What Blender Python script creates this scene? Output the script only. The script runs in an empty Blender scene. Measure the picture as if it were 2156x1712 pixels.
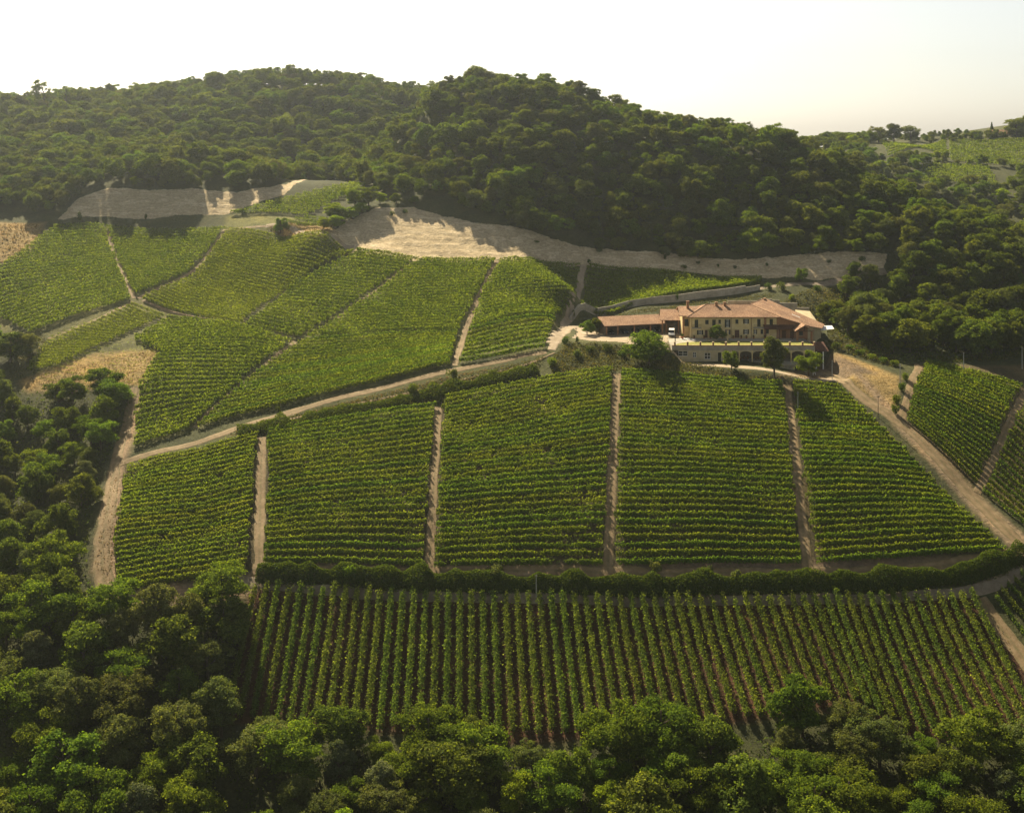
import bpy, math, random
import numpy as np
from mathutils import Vector, Matrix

random.seed(7)
rng = np.random.default_rng(11)
SC = bpy.context.scene
COL = SC.collection
R = math.radians

# ------------------------------------------------------------------ camera
CAMZ = 130.0                      # eye height over the datum; the valley floor lies near zero
FPX, HOR, IW, IH = 2700.0, 270.0, 2156.0, 1712.0   # focal length and eye level, in units of a 2156 px wide frame
cd = bpy.data.cameras.new('camera')
cd.sensor_width = 36.0
cd.lens = FPX / IW * 36.0
cd.shift_y = (HOR - IH / 2) / IW
cd.clip_start, cd.clip_end = 1.0, 20000.0
cam = bpy.data.objects.new('camera', cd)
cam.location = (0, 0, CAMZ)
cam.rotation_euler = (R(90), 0, 0)
COL.objects.link(cam)
SC.camera = cam

# ------------------------------------------------------------------ light
SUN_AZ, SUN_EL = R(-24), R(38)     # azimuth from straight ahead, negative = left
sun_dir = Vector((math.sin(SUN_AZ) * math.cos(SUN_EL), math.cos(SUN_AZ) * math.cos(SUN_EL), math.sin(SUN_EL)))
world = bpy.data.worlds.new('World')
SC.world = world
world.use_nodes = True
wn = world.node_tree
bg = wn.nodes['Background']
sky = wn.nodes.new('ShaderNodeTexSky')
sky.sky_type = 'NISHITA'
sky.sun_disc = False
sky.sun_elevation = SUN_EL
sky.sun_rotation = SUN_AZ
sky.altitude = 250
sky.air_density = 0.7
sky.dust_density = 1.5
sky.ozone_density = 1.0
hsv_ = wn.nodes.new('ShaderNodeHueSaturation')      # hot summer haze: the sky is whitened, not blue
hsv_.inputs['Saturation'].default_value = 0.45
wn.links.new(sky.outputs[0], hsv_.inputs['Color'])
warm = wn.nodes.new('ShaderNodeMix'); warm.data_type = 'RGBA'; warm.blend_type = 'MULTIPLY'
warm.inputs[0].default_value = 1.0; warm.inputs[7].default_value = (1.0, 0.965, 0.87, 1)
wn.links.new(hsv_.outputs[0], warm.inputs[6])
wn.links.new(warm.outputs[2], bg.inputs[0])
bg.inputs[1].default_value = 0.05
sl = bpy.data.lights.new('sun', 'SUN')
sl.energy = 5.0
sl.angle = R(0.6)
sl.color = (1.0, 0.85, 0.6)
so = bpy.data.objects.new('sun', sl)
so.rotation_euler = sun_dir.to_track_quat('Z', 'Y').to_euler()
so.location = (-100, 100, 300)
COL.objects.link(so)
SC.view_settings.view_transform = 'Standard'
SC.view_settings.look = 'None'
SC.view_settings.gamma = 1.0
SC.view_settings.exposure = 1.5
HAZE = 0.00008
SC.render.engine = 'CYCLES'
SC.cycles.max_bounces = 6
SC.cycles.diffuse_bounces = 3
SC.cycles.glossy_bounces = 2
SC.cycles.transmission_bounces = 3
SC.cycles.volume_bounces = 1
SC.cycles.transparent_max_bounces = 4
SC.cycles.use_denoising = True
SC.cycles.denoiser = 'OPENIMAGEDENOISE'
SC.cycles.denoising_input_passes = 'RGB_ALBEDO_NORMAL'
SC.cycles.denoising_prefilter = 'ACCURATE'
SC.cycles.sample_clamp_direct = 6.0
SC.cycles.sample_clamp_indirect = 2.0

# ------------------------------------------------------------------ helpers
def tag(o, label=None, cat=None, group=None, kind=None):
    if label: o['label'] = label
    if cat: o['category'] = cat
    if group: o['group'] = group
    if kind: o['kind'] = kind
    return o

ONES = ['', 'first', 'second', 'third', 'fourth', 'fifth', 'sixth', 'seventh', 'eighth', 'ninth', 'tenth', 'eleventh', 'twelfth',
        'thirteenth', 'fourteenth', 'fifteenth', 'sixteenth', 'seventeenth', 'eighteenth', 'nineteenth']
TENS = {20: 'twent', 30: 'thirt', 40: 'fort', 50: 'fift', 60: 'sixt', 70: 'sevent', 80: 'eight', 90: 'ninet'}
def ordinal(n):
    if n < 20: return ONES[n]
    t, o = n // 10 * 10, n % 10
    if n >= 100: return 'hundred-and-' + (ordinal(n - 100) if n > 100 else 'zeroth')
    return TENS[t] + ('ieth' if o == 0 else 'y-' + ONES[o])

def link(name, mesh, mat=None, parent=None, loc=None):
    o = bpy.data.objects.new(name, mesh)
    COL.objects.link(o)
    if mat is not None and mesh is not None and not mesh.materials: mesh.materials.append(mat)
    if parent is not None: o.parent = parent
    if loc is not None: o.location = loc
    return o

def empty(name, loc):
    o = bpy.data.objects.new(name, None)
    o.empty_display_size = 0.5
    COL.objects.link(o)
    o.location = loc
    return o

def poly_mesh(name, V, F_idx, n, smooth=False):
    """mesh out of numpy arrays: V (N,3), F_idx (M,n)"""
    m = bpy.data.meshes.new(name)
    V = np.ascontiguousarray(V, dtype=np.float32); F_idx = np.ascontiguousarray(F_idx, dtype=np.int32)
    m.vertices.add(len(V)); m.vertices.foreach_set('co', V.ravel())
    m.loops.add(F_idx.size); m.loops.foreach_set('vertex_index', F_idx.ravel())
    m.polygons.add(len(F_idx)); m.polygons.foreach_set('loop_start', np.arange(len(F_idx), dtype=np.int32) * n)
    if smooth: m.polygons.foreach_set('use_smooth', np.ones(len(F_idx), dtype=bool))
    m.update(calc_edges=True)
    return m

def unit(a):
    return a / np.maximum(np.linalg.norm(a, axis=-1, keepdims=True), 1e-9)

def leaf_quads(C, size, N, aspect=1.5, r=rng):
    """leaf-shaped quads round centres C (n,3), side size (n,), facing N (n,3)"""
    n = len(C)
    T = unit(np.cross(N, r.normal(size=(n, 3))))
    B = unit(np.cross(N, T))
    s = size[:, None]
    a, b = T * s * 0.5 * aspect, B * s * 0.5
    bend = N * s * r.uniform(-.15, .15, (n, 1))
    Q = np.stack([C - a, C - b * 1.0 + bend, C + a, C + b + bend], 1)
    return Q.reshape(-1, 3)

def leaf_mesh(name, C, size, N, aspect=1.5, r=rng):
    V = leaf_quads(C, size, N, aspect, r)
    return poly_mesh(name, V, np.arange(len(V)).reshape(-1, 4), 4)

def tri_mesh(name, C, size, N, r=rng):
    """the same with one triangle a leaf, for vines"""
    T = unit(np.cross(N, r.normal(size=(len(C), 3)))); B = np.cross(N, T); s = size[:, None]
    V = np.stack([C - T * s * .6 - B * s * .45, C + T * s * .6 - B * s * .45, C + B * s * .75], 1).reshape(-1, 3)
    return poly_mesh(name, V, np.arange(len(V)).reshape(-1, 3), 3)

class MB:
    """collects shapes in world coordinates, builds them as one mesh object"""
    def __init__(s): s.v = []; s.f = []
    def add(s, vs, fs):
        b = len(s.v); s.v += [tuple(p) for p in vs]; s.f += [tuple(i + b for i in f) for f in fs]; return s
    def box(s, x0, x1, y0, y1, z0, z1):
        return s.add([(x0, y0, z0), (x1, y0, z0), (x1, y1, z0), (x0, y1, z0), (x0, y0, z1), (x1, y0, z1), (x1, y1, z1), (x0, y1, z1)],
                     [(0, 3, 2, 1), (4, 5, 6, 7), (0, 1, 5, 4), (1, 2, 6, 5), (2, 3, 7, 6), (3, 0, 4, 7)])
    def prism(s, pts, z0, z1):
        n = len(pts)
        zz0 = z0 if hasattr(z0, '__len__') else [z0] * n
        zz1 = z1 if hasattr(z1, '__len__') else [z1] * n
        return s.add([(p[0], p[1], zz0[i]) for i, p in enumerate(pts)] + [(p[0], p[1], zz1[i]) for i, p in enumerate(pts)],
                     [tuple(range(n - 1, -1, -1)), tuple(range(n, 2 * n))] + [(i, (i + 1) % n, (i + 1) % n + n, i + n) for i in range(n)])
    def slab(s, pts, t):
        """flat piece through pts with thickness t downwards"""
        n = len(pts)
        return s.add([p for p in pts] + [(p[0], p[1], p[2] - t) for p in pts],
                     [tuple(range(n)), tuple(range(2 * n - 1, n - 1, -1))] + [((i + 1) % n, i, i + n, (i + 1) % n + n) for i in range(n)])
    def face(s, pts): return s.add(pts, [tuple(range(len(pts)))])
    def tube(s, pts, rad, n=7, cap=True):
        pts = [Vector(p) for p in pts]
        b = len(s.v); ring = []
        for i, p in enumerate(pts):
            d = (pts[min(i + 1, len(pts) - 1)] - pts[max(i - 1, 0)]).normalized()
            a = d.cross(Vector((0, 0, 1)) if abs(d.z) < .9 else Vector((1, 0, 0))).normalized(); c = d.cross(a)
            r_ = rad[i] if hasattr(rad, '__len__') else rad
            for k in range(n):
                t = 2 * math.pi * k / n
                s.v.append(tuple(p + (a * math.cos(t) + c * math.sin(t)) * r_))
        for i in range(len(pts) - 1):
            for k in range(n):
                s.f.append((b + i * n + k, b + i * n + (k + 1) % n, b + (i + 1) * n + (k + 1) % n, b + (i + 1) * n + k))
        if cap:
            s.f.append(tuple(b + k for k in range(n - 1, -1, -1))); s.f.append(tuple(b + (len(pts) - 1) * n + k for k in range(n)))
        return s
    def mesh(s, name, org=(0, 0, 0), smooth=False):
        m = bpy.data.meshes.new(name)
        m.from_pydata([(p[0] - org[0], p[1] - org[1], p[2] - org[2]) for p in s.v], [], s.f)
        if smooth: m.polygons.foreach_set('use_smooth', [True] * len(m.polygons))
        m.update(); return m
    def build(s, name, mat, parent=None, org=None, smooth=False):
        if org is None:
            org = (0, 0, 0)
            p = parent
            while p is not None:
                org = tuple(org[i] + p.location[i] for i in range(3)); p = p.parent
            if parent is None:
                a = np.array(s.v); org = (float(a[:, 0].mean()), float(a[:, 1].mean()), float(a[:, 2].min()))
                return link(name, s.mesh(name, org, smooth), mat, None, org)
            return link(name, s.mesh(name, org, smooth), mat, parent)
        return link(name, s.mesh(name, org, smooth), mat, parent)

# ------------------------------------------------------------------ materials
def new_mat(name):
    m = bpy.data.materials.new(name); m.use_nodes = True
    nt = m.node_tree; nt.nodes.clear()
    return m, nt, nt.nodes.new('ShaderNodeOutputMaterial')

def nd(nt, t, **kw):
    n = nt.nodes.new(t)
    for k, v in kw.items(): setattr(n, k, v)
    return n

def ramp(nt, stops, fac=None):
    n = nt.nodes.new('ShaderNodeValToRGB'); e = n.color_ramp.elements
    while len(e) > 1: e.remove(e[-1])
    for i, (p, c) in enumerate(stops):
        q = e[0] if i == 0 else e.new(p)
        q.position = p; q.color = (*c, 1)
    if fac is not None: nt.links.new(fac, n.inputs[0])
    return n

def noise(nt, scale, detail=4, vec=None, rough=.6):
    n = nd(nt, 'ShaderNodeTexNoise'); n.inputs['Scale'].default_value = scale; n.inputs['Detail'].default_value = detail
    n.inputs['Roughness'].default_value = rough
    if vec is not None: nt.links.new(vec, n.inputs['Vector'])
    return n

def rgbmix(nt, mode, fac, a, b):
    n = nd(nt, 'ShaderNodeMix', data_type='RGBA', blend_type=mode)
    for s, v in ((n.inputs[0], fac), (n.inputs[6], a), (n.inputs[7], b)):
        if hasattr(v, 'is_output'): nt.links.new(v, s)
        elif isinstance(v, (int, float)): s.default_value = v
        else: s.default_value = (*v, 1)
    return n.outputs[2]

def matte(name, stops, scale=1.0, rough=.9, bump=0.0, bscale=None, spec=.2, stretch=None, metallic=0.0):
    """a surface whose colour wanders through the stops with noise in world space"""
    m, nt, out = new_mat(name)
    geo = nd(nt, 'ShaderNodeNewGeometry')
    vec = geo.outputs['Position']
    if stretch:
        mp = nd(nt, 'ShaderNodeMapping'); mp.inputs['Scale'].default_value = stretch
        nt.links.new(vec, mp.inputs[0]); vec = mp.outputs[0]
    nz = noise(nt, scale, 6, vec, .65)
    cr = ramp(nt, stops, nz.outputs[0])
    b = nd(nt, 'ShaderNodeBsdfPrincipled')
    b.inputs['Roughness'].default_value = rough; b.inputs['Specular IOR Level'].default_value = spec; b.inputs['Metallic'].default_value = metallic
    nt.links.new(cr.outputs[0], b.inputs['Base Color'])
    if bump:
        n2 = noise(nt, bscale or scale * 4, 5, vec, .7)
        bp = nd(nt, 'ShaderNodeBump'); bp.inputs['Strength'].default_value = bump; bp.inputs['Distance'].default_value = .15
        nt.links.new(n2.outputs[0], bp.inputs['Height']); nt.links.new(bp.outputs[0], b.inputs['Normal'])
    nt.links.new(b.outputs[0], out.inputs[0])
    return m

def leafmat(name, stops, trans=.4, tint=(1.9, 1.8, .5), objvar=.22, patch=None, satvar=.0):
    """thin leaves: diffuse reflection plus light passing through; colour varies leaf by leaf, plant by plant"""
    m, nt, out = new_mat(name)
    geo = nd(nt, 'ShaderNodeNewGeometry')
    cr = ramp(nt, stops, geo.outputs['Random Per Island'])
    col = cr.outputs[0]
    oi = nd(nt, 'ShaderNodeObjectInfo')
    mr = nd(nt, 'ShaderNodeMapRange'); mr.inputs[3].default_value = 1 - objvar; mr.inputs[4].default_value = 1 + objvar
    nt.links.new(oi.outputs['Random'], mr.inputs[0])
    hsv = nd(nt, 'ShaderNodeHueSaturation')
    nt.links.new(col, hsv.inputs['Color']); nt.links.new(mr.outputs[0], hsv.inputs['Value'])
    mh = nd(nt, 'ShaderNodeMath', operation='MULTIPLY'); mh.inputs[1].default_value = 7.31
    fr = nd(nt, 'ShaderNodeMath', operation='FRACT'); nt.links.new(oi.outputs['Random'], mh.inputs[0]); nt.links.new(mh.outputs[0], fr.inputs[0])
    mr2 = nd(nt, 'ShaderNodeMapRange'); mr2.inputs[3].default_value = .5 - .03 - satvar * .02; mr2.inputs[4].default_value = .5 + .006 + satvar * .03
    nt.links.new(fr.outputs[0], mr2.inputs[0]); nt.links.new(mr2.outputs[0], hsv.inputs['Hue'])
    col = hsv.outputs[0]
    if patch:
        nz = noise(nt, patch[0], 3, geo.outputs['Position'])
        rr = ramp(nt, [(.35, patch[1]), (.65, patch[2])], nz.outputs[0])
        col = rgbmix(nt, 'MULTIPLY', 1.0, col, rr.outputs[0])
    d = nd(nt, 'ShaderNodeBsdfDiffuse'); nt.links.new(col, d.inputs[0])
    tcol = rgbmix(nt, 'MULTIPLY', 1.0, col, tint)
    t = nd(nt, 'ShaderNodeBsdfTranslucent'); nt.links.new(tcol, t.inputs[0])
    mx = nd(nt, 'ShaderNodeMixShader'); mx.inputs[0].default_value = trans
    nt.links.new(d.outputs[0], mx.inputs[1]); nt.links.new(t.outputs[0], mx.inputs[2])
    nt.links.new(mx.outputs[0], out.inputs[0])
    return m

M = {}
M['vine'] = leafmat('vine_leaves', [(0, (.05, .095, .014)), (.5, (.085, .14, .022)), (1, (.135, .19, .035))], .5, patch=(.12, (.8, .85, .8), (1.15, 1.1, 1.0)), objvar=.08)
M['vine_pale'] = leafmat('vine_leaves_pale', [(0, (.06, .105, .016)), (.5, (.1, .15, .026)), (1, (.15, .2, .04))], .5, patch=(.1, (.85, .85, .8), (1.15, 1.1, 1.0)), objvar=.08)
M['vine_near'] = leafmat('vine_leaves_near', [(0, (.06, .105, .02)), (.5, (.1, .15, .035)), (1, (.135, .188, .05))], .5, patch=(.15, (.8, .85, .8), (1.15, 1.1, 1.0)), objvar=.12)
M['oak'] = leafmat('oak_leaves', [(0, (.042, .068, .013)), (.5, (.072, .108, .02)), (1, (.115, .15, .032))], .45)
M['robinia'] = leafmat('robinia_leaves', [(0, (.045, .085, .012)), (.5, (.08, .13, .018)), (1, (.125, .18, .026))], .42)
M['poplar'] = leafmat('poplar_leaves', [(0, (.05, .075, .03)), (.5, (.085, .11, .05)), (1, (.15, .17, .09))], .3)
M['willow'] = leafmat('willow_leaves', [(0, (.055, .08, .022)), (.5, (.09, .115, .035)), (1, (.13, .15, .055))], .35)
M['lime'] = leafmat('lime_leaves', [(0, (.08, .14, .012)), (.5, (.13, .20, .02)), (1, (.2, .27, .03))], .45)
M['bush'] = leafmat('bush_leaves', [(0, (.03, .06, .012)), (.5, (.055, .09, .018)), (1, (.09, .12, .03))], .35)
M['drygrass'] = leafmat('dry_grass_blades', [(0, (.16, .12, .05)), (.5, (.25, .19, .08)), (1, (.13, .14, .05))], .35, tint=(1.2, 1.1, .7))
M['weeds'] = leafmat('weed_leaves', [(0, (.05, .06, .018)), (.5, (.085, .095, .03)), (1, (.15, .13, .05))], .35, tint=(1.3, 1.2, .6), patch=(.2, (.75, .8, .8), (1.2, 1.1, .95)))
M['bark'] = matte('bark', [(.3, (.06, .045, .032)), (.7, (.13, .1, .075))], 3, bump=.5)
M['post'] = matte('post_wood', [(.3, (.07, .05, .035)), (.7, (.15, .11, .08))], 4)
def trackmat(name, stops, verge, mid=.75):
    """beaten earth: two wheel lanes, a weedy middle and weedy verges"""
    m = matte(name, stops, .35, bump=.6, bscale=2.0); nt = m.node_tree
    b = next(n for n in nt.nodes if n.type == 'BSDF_PRINCIPLED'); src = b.inputs['Base Color'].links[0].from_socket
    at = nd(nt, 'ShaderNodeAttribute', attribute_name='across')
    prof = ramp(nt, [(0, (mid,) * 3), (.18, (mid * .6,) * 3), (.32, (0, 0, 0)), (.62, (0, 0, 0)), (.85, (.6,) * 3), (1, (1, 1, 1))], at.outputs['Fac'])
    geo = nd(nt, 'ShaderNodeNewGeometry'); nz = noise(nt, .8, 6, geo.outputs['Position'], .75)
    nr = ramp(nt, [(.38, (0, 0, 0)), (.6, (1, 1, 1))], nz.outputs[0])
    f = rgbmix(nt, 'MULTIPLY', 1, prof.outputs[0], nr.outputs[0])
    nt.links.new(rgbmix(nt, 'MIX', f, src, verge), b.inputs['Base Color'])
    return m
M['dirt'] = trackmat('track_dirt', [(.25, (.095, .065, .032)), (.42, (.17, .118, .06)), (.55, (.21, .15, .08)), (.75, (.29, .215, .125))], (.085, .08, .03))
M['gravel'] = trackmat('pale_gravel', [(.25, (.2, .155, .1)), (.5, (.3, .235, .16)), (.75, (.4, .325, .23))], (.15, .125, .06), .3)
M['asphalt'] = matte('grey_lane', [(.25, (.12, .095, .062)), (.5, (.18, .145, .1)), (.75, (.24, .2, .14))], .6, bump=.3, bscale=3.0)
# ------------------------------------------------------------------ terrain
def P(u, v, Y): return ((u - IW / 2) * Y / FPX, Y, CAMZ - Y * (v - HOR) / FPX)
def PZ(u, v, z):
    """point on the level plane z seen at frame point u, v"""
    Y = (CAMZ - z) * FPX / (v - HOR); return ((u - IW / 2) * Y / FPX, Y)
ZC, ZL = 64.1, 59.2               # courtyard level, level of the arcade below the terrace

cp = []
for u in (-400, 0, 500, 1000, 1500, 2100, 2600):
    X = (u - 1078) / 11.5
    cp += [(X, 228, -1), (X, 190, 0), (X, 120, 4), (X * 1.3, 20, 12), (X * 1.5, -120, 20)]
cp += [P(*a) for a in (
    # lowest vineyard, its road and the hedge bank
    (500, 1510, 262), (800, 1545, 257), (1100, 1558, 255), (1400, 1540, 257.5), (1650, 1500, 262), (1900, 1545, 257), (2200, 1560, 255),
    (540, 1245, 292), (800, 1258, 291.5), (1050, 1263, 291), (1300, 1268, 291), (1550, 1268, 291), (1800, 1264, 291.3), (2040, 1257, 292), (2170, 1205, 298),
    (560, 1203, 297), (750, 1203, 297.5), (1000, 1205, 297.7), (1250, 1207, 297.7), (1500, 1207, 297.7), (1750, 1205, 297.9), (2000, 1193, 299.5), (2150, 1160, 304.5),
    # left fringe and ravine
    (250, 1245, 291), (265, 985, 336), (540, 920, 346.6), (400, 1080, 317), (220, 1100, 312),
    (60, 1320, 283), (-80, 1400, 276), (30, 1150, 314), (-150, 1200, 310), (100, 1010, 343), (0, 900, 372), (190, 890, 364), (-150, 950, 365), (40, 775, 400),
    (-200, 800, 400), (350, 1420, 269), (150, 1500, 258),
    # track on the right and the vineyard beyond
    (1750, 790, 373), (1820, 840, 362), (1900, 890, 352), (2000, 990, 333.5), (2150, 1150, 307), (1945, 770, 385), (2150, 760, 402), (2150, 870, 364), (2060, 1020, 331),
    (2300, 900, 368), (2300, 1100, 325), (2200, 1250, 294), (2300, 1400, 275), (1850, 760, 388), (2350, 740, 410),
    # road up to the house and bank under it
    (240, 980, 337), (330, 952, 342), (480, 910, 350), (600, 872, 358), (760, 828, 367.5), (900, 793, 375), (1060, 757, 384), (1150, 742, 387),
    (600, 897, 351.5), (760, 878, 355), (920, 858, 359.5), (1100, 812, 368.5), (1290, 784, 375.5), (1400, 786, 374.5), (1230, 765, 381), (1500, 795, 373), (1640, 808, 369.5),
    # upper fields
    (285, 940, 345), (400, 905, 354), (290, 815, 374), (330, 745, 395), (52, 782, 397), (75, 708, 417), (0, 640, 440), (0, 590, 455), (280, 630, 440), (345, 670, 425),
    (510, 685, 413), (620, 722, 403), (850, 708, 406), (970, 700, 408), (1170, 678, 418), (400, 575, 460), (617, 594, 450), (760, 636, 429), (884, 546, 461), (720, 528, 471),
    (1010, 615, 436), (1213, 618, 444), (1047, 549, 461), (476, 484, 490), (590, 480, 486), (650, 492, 477), (300, 472, 500), (120, 472, 498), (-20, 478, 492), (-150, 560, 470), (-150, 680, 435),
    (500, 800, 379), (800, 760, 389), (150, 560, 466), (600, 500, 482),
    # left cut bank and small far plot
    (130, 461, 501), (300, 460, 504), (470, 454, 503), (170, 420, 512), (240, 397, 517), (400, 402, 517), (500, 406, 518), (600, 393, 525), (720, 384, 535), (490, 450, 503), (640, 455, 497), (60, 450, 508), (-60, 440, 512),
    (740, 392, 531), (660, 430, 509),
    # main cut bank: foot, then brow
    (700, 500, 472), (760, 528, 468), (870, 545, 462), (960, 549, 461), (1100, 551, 463), (1230, 556, 474), (1370, 566, 471), (1500, 576, 469), (1600, 585, 463), (1720, 588, 459), (1850, 572, 461),
    (720, 474, 487), (790, 441, 497), (860, 439, 498), (930, 452, 494), (1000, 472, 487), (1100, 497, 482), (1200, 517, 484), (1350, 532, 480), (1500, 546, 476), (1650, 545, 471), (1750, 540, 470), (1860, 538, 470),
    # terraces behind the house
    (1222, 646, 446), (1400, 627, 450), (1500, 613, 454), (1600, 600, 459), (1215, 662, 438), (1350, 650, 440), (1500, 632, 444), (1620, 618, 448), (1720, 606, 451), (1760, 640, 436), (1800, 690, 415), (1780, 730, 398),
)]
cp += [(a[0], a[1], a[2] + CAMZ) for a in (
    # wooded hill, its flanks and what lies behind it
    (-9, 575, 16), (-10, 528, -10), (-35, 585, 15), (10, 576, 16), (30, 570, 12), (46, 562, 3), (83, 548, -4), (120, 535, -11), (60, 515, -20), (110, 505, -29), (165, 512, -36), (178, 490, -42), (150, 470, -48),
    (-60, 540, -24), (-50, 565, -14), (-66, 590, -20), (-75, 640, -14), (-120, 740, 29), (-160, 740, 27), (-210, 735, 18), (-260, 725, 13), (-300, 715, 10), (-350, 700, 4), (-140, 640, -8), (-200, 620, -10), (-270, 620, -6), (-80, 745, 25), (-30, 740, 19), (-40, 660, -12), (-5, 640, -6),
    (-330, 560, -22), (-260, 520, -28), (-420, 500, -30),
    (20, 660, -8), (90, 640, -28), (170, 600, -48), (230, 560, -58), (190, 720, -22), (240, 720, -24), (285, 690, -34), (290, 800, -14), (230, 850, -4), (330, 850, 4), (400, 850, 6), (350, 720, -34), (180, 800, -12), (130, 760, -14), (260, 930, -30), (400, 950, -25),
    (120, 440, -66), (160, 430, -68), (185, 450, -64), (135, 400, -71), (240, 440, -66), (300, 420, -70), (400, 480, -60), (130, 420, -68), (105, 425, -66),
    (-100, 900, -20), (-400, 900, -30), (100, 900, -40), (-500, 1300, -70), (0, 1300, -80), (500, 1300, -70), (900, 900, -50), (-900, 900, -50), (900, 300, -110), (-900, 300, -110), (-900, 1700, -80), (900, 1700, -80), (0, 1700, -90), (-600, 600, -30), (600, 600, -50),
    (-300, 350, -100), (-350, 250, -120), (320, 330, -100), (350, 230, -125))]
cp = np.array(cp, dtype=float)
S_ = 100.0
def tps_k(d2): return np.where(d2 > 1e-12, d2 * np.log(np.maximum(d2, 1e-12)) * .5, 0)
A_ = cp[:, :2] / S_
n_ = len(A_)
K = tps_k(((A_[:, None] - A_[None]) ** 2).sum(-1)) + np.eye(n_) * 2e-4
Pm = np.c_[np.ones(n_), A_]
L_ = np.zeros((n_ + 3, n_ + 3)); L_[:n_, :n_] = K; L_[:n_, n_:] = Pm; L_[n_:, :n_] = Pm.T
wt = np.linalg.solve(L_, np.r_[cp[:, 2], 0, 0, 0])
def tps(X, Y):
    q = np.stack([X, Y], -1).reshape(-1, 2) / S_
    out = np.empty(len(q))
    for i in range(0, len(q), 20000):
        b = q[i:i + 20000]
        out[i:i + 20000] = tps_k(((b[:, None] - A_[None]) ** 2).sum(-1)) @ wt[:n_] + wt[n_] + b @ wt[n_ + 1:]
    return out.reshape(np.shape(X))

def axis(lo, f0, f1, hi, step):
    a = list(np.arange(f0, f1 + .01, step)); s = step; x = f1
    while x < hi: s *= 1.35; x += s; a.append(x)
    s = step; x = f0
    while x > lo: s *= 1.35; x -= s; a.insert(0, x)
    return np.array(a)
gx = axis(-900, -205, 205, 900, 1.3)
gy = axis(-150, 230, 545, 1700, 1.3)
GX, GY = np.meshgrid(gx, gy)
GZ = tps(GX, GY)

def sdist(poly, X, Y):
    """signed distance to polygon (negative inside)"""
    poly = np.asarray(poly, float); d = np.full(X.shape, 1e9); ins = np.zeros(X.shape, bool)
    for i in range(len(poly)):
        a, b = poly[i], poly[(i + 1) % len(poly)]
        e = b - a; wx, wy = X - a[0], Y - a[1]
        t = np.clip((wx * e[0] + wy * e[1]) / max(e @ e, 1e-9), 0, 1)
        d = np.minimum(d, np.hypot(wx - e[0] * t, wy - e[1] * t))
        c = ((a[1] <= Y) & (b[1] > Y)) | ((b[1] <= Y) & (a[1] > Y))
        with np.errstate(divide='ignore', invalid='ignore'):
            xi = a[0] + (Y - a[1]) * (b[0] - a[0]) / (b[1] - a[1] if b[1] != a[1] else 1e-9)
        ins ^= c & (X < xi)
    return np.where(ins, -d, d)
def sstep(a, b, x):
    t = np.clip((x - a) / (b - a), 0, 1); return t * t * (3 - 2 * t)
def pad(poly, zt, soft):
    global GZ
    w = 1 - sstep(0, soft, sdist(poly, GX, GY))
    GZ = GZ * (1 - w) + (zt(GX) if callable(zt) else zt) * w
court = [PZ(1178, 700, ZC), PZ(1200, 714, ZC), PZ(1240, 720, ZC), PZ(1300, 722, ZC), PZ(1350, 727, ZC), PZ(1412, 733, ZC), (53, 402), (92, 402), (97, 408), (96, 423), (58, 424), (48, 424), (36, 434), (22, 437)]
pad(court, ZC, 4.5)
zlow = lambda X: ZL - 2.6 * sstep(72, 92, X)
pad([(52, 400.4), (49.5, 386), (58, 381), (70, 374.5), (80, 370), (92, 368), (98, 376), (95, 400.4)], zlow, 3.0)
# small unevenness away from the built-up pads
bumpz = (np.sin(GX * .11 + 1.3 * np.sin(GY * .07)) * np.sin(GY * .13 + GX * .03)) * .25
GZ = GZ + bumpz * np.clip(sdist(court, GX, GY) / 12, 0, 1)

def H(x, y):
    x = np.asarray(x, float); y = np.asarray(y, float)
    i = np.clip(np.searchsorted(gx, x) - 1, 0, len(gx) - 2); j = np.clip(np.searchsorted(gy, y) - 1, 0, len(gy) - 2)
    fx = np.clip((x - gx[i]) / (gx[i + 1] - gx[i]), 0, 1); fy = np.clip((y - gy[j]) / (gy[j + 1] - gy[j]), 0, 1)
    return (GZ[j, i] * (1 - fx) + GZ[j, i + 1] * fx) * (1 - fy) + (GZ[j + 1, i] * (1 - fx) + GZ[j + 1, i + 1] * fx) * fy
YS = np.arange(180, 1000, .5)
def hit(u, v):
    """plan position of the ground seen at frame point u, v"""
    zr = CAMZ - YS * (v - HOR) / FPX; xr = (u - IW / 2) * YS / FPX
    b = np.nonzero(zr <= H(xr, YS))[0]
    k = b[0] if len(b) else len(YS) - 1
    return (float(xr[k]), float(YS[k]))
def hits(pts): return np.array([hit(*p) for p in pts])
def proj(x, y, z): return IW / 2 + x * FPX / y, HOR + (CAMZ - z) * FPX / y
def at(x, y, dz=0.0): return (float(x), float(y), float(H(x, y)) + dz)

def resample(pts, step=None, n=None):
    pts = np.asarray(pts, float); s = np.r_[0, np.cumsum(np.linalg.norm(np.diff(pts, axis=0), axis=1))]
    n = n or max(2, int(s[-1] / step) + 1); t = np.linspace(0, s[-1], n)
    return np.stack([np.interp(t, s, pts[:, k]) for k in range(pts.shape[1])], 1)
def smooth(pts, it=2):
    pts = np.asarray(pts, float)
    for _ in range(it):
        q = [pts[0]]
        for a, b in zip(pts[:-1], pts[1:]): q += [a * .75 + b * .25, a * .25 + b * .75]
        pts = np.array(q + [pts[-1]])
    return pts

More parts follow.
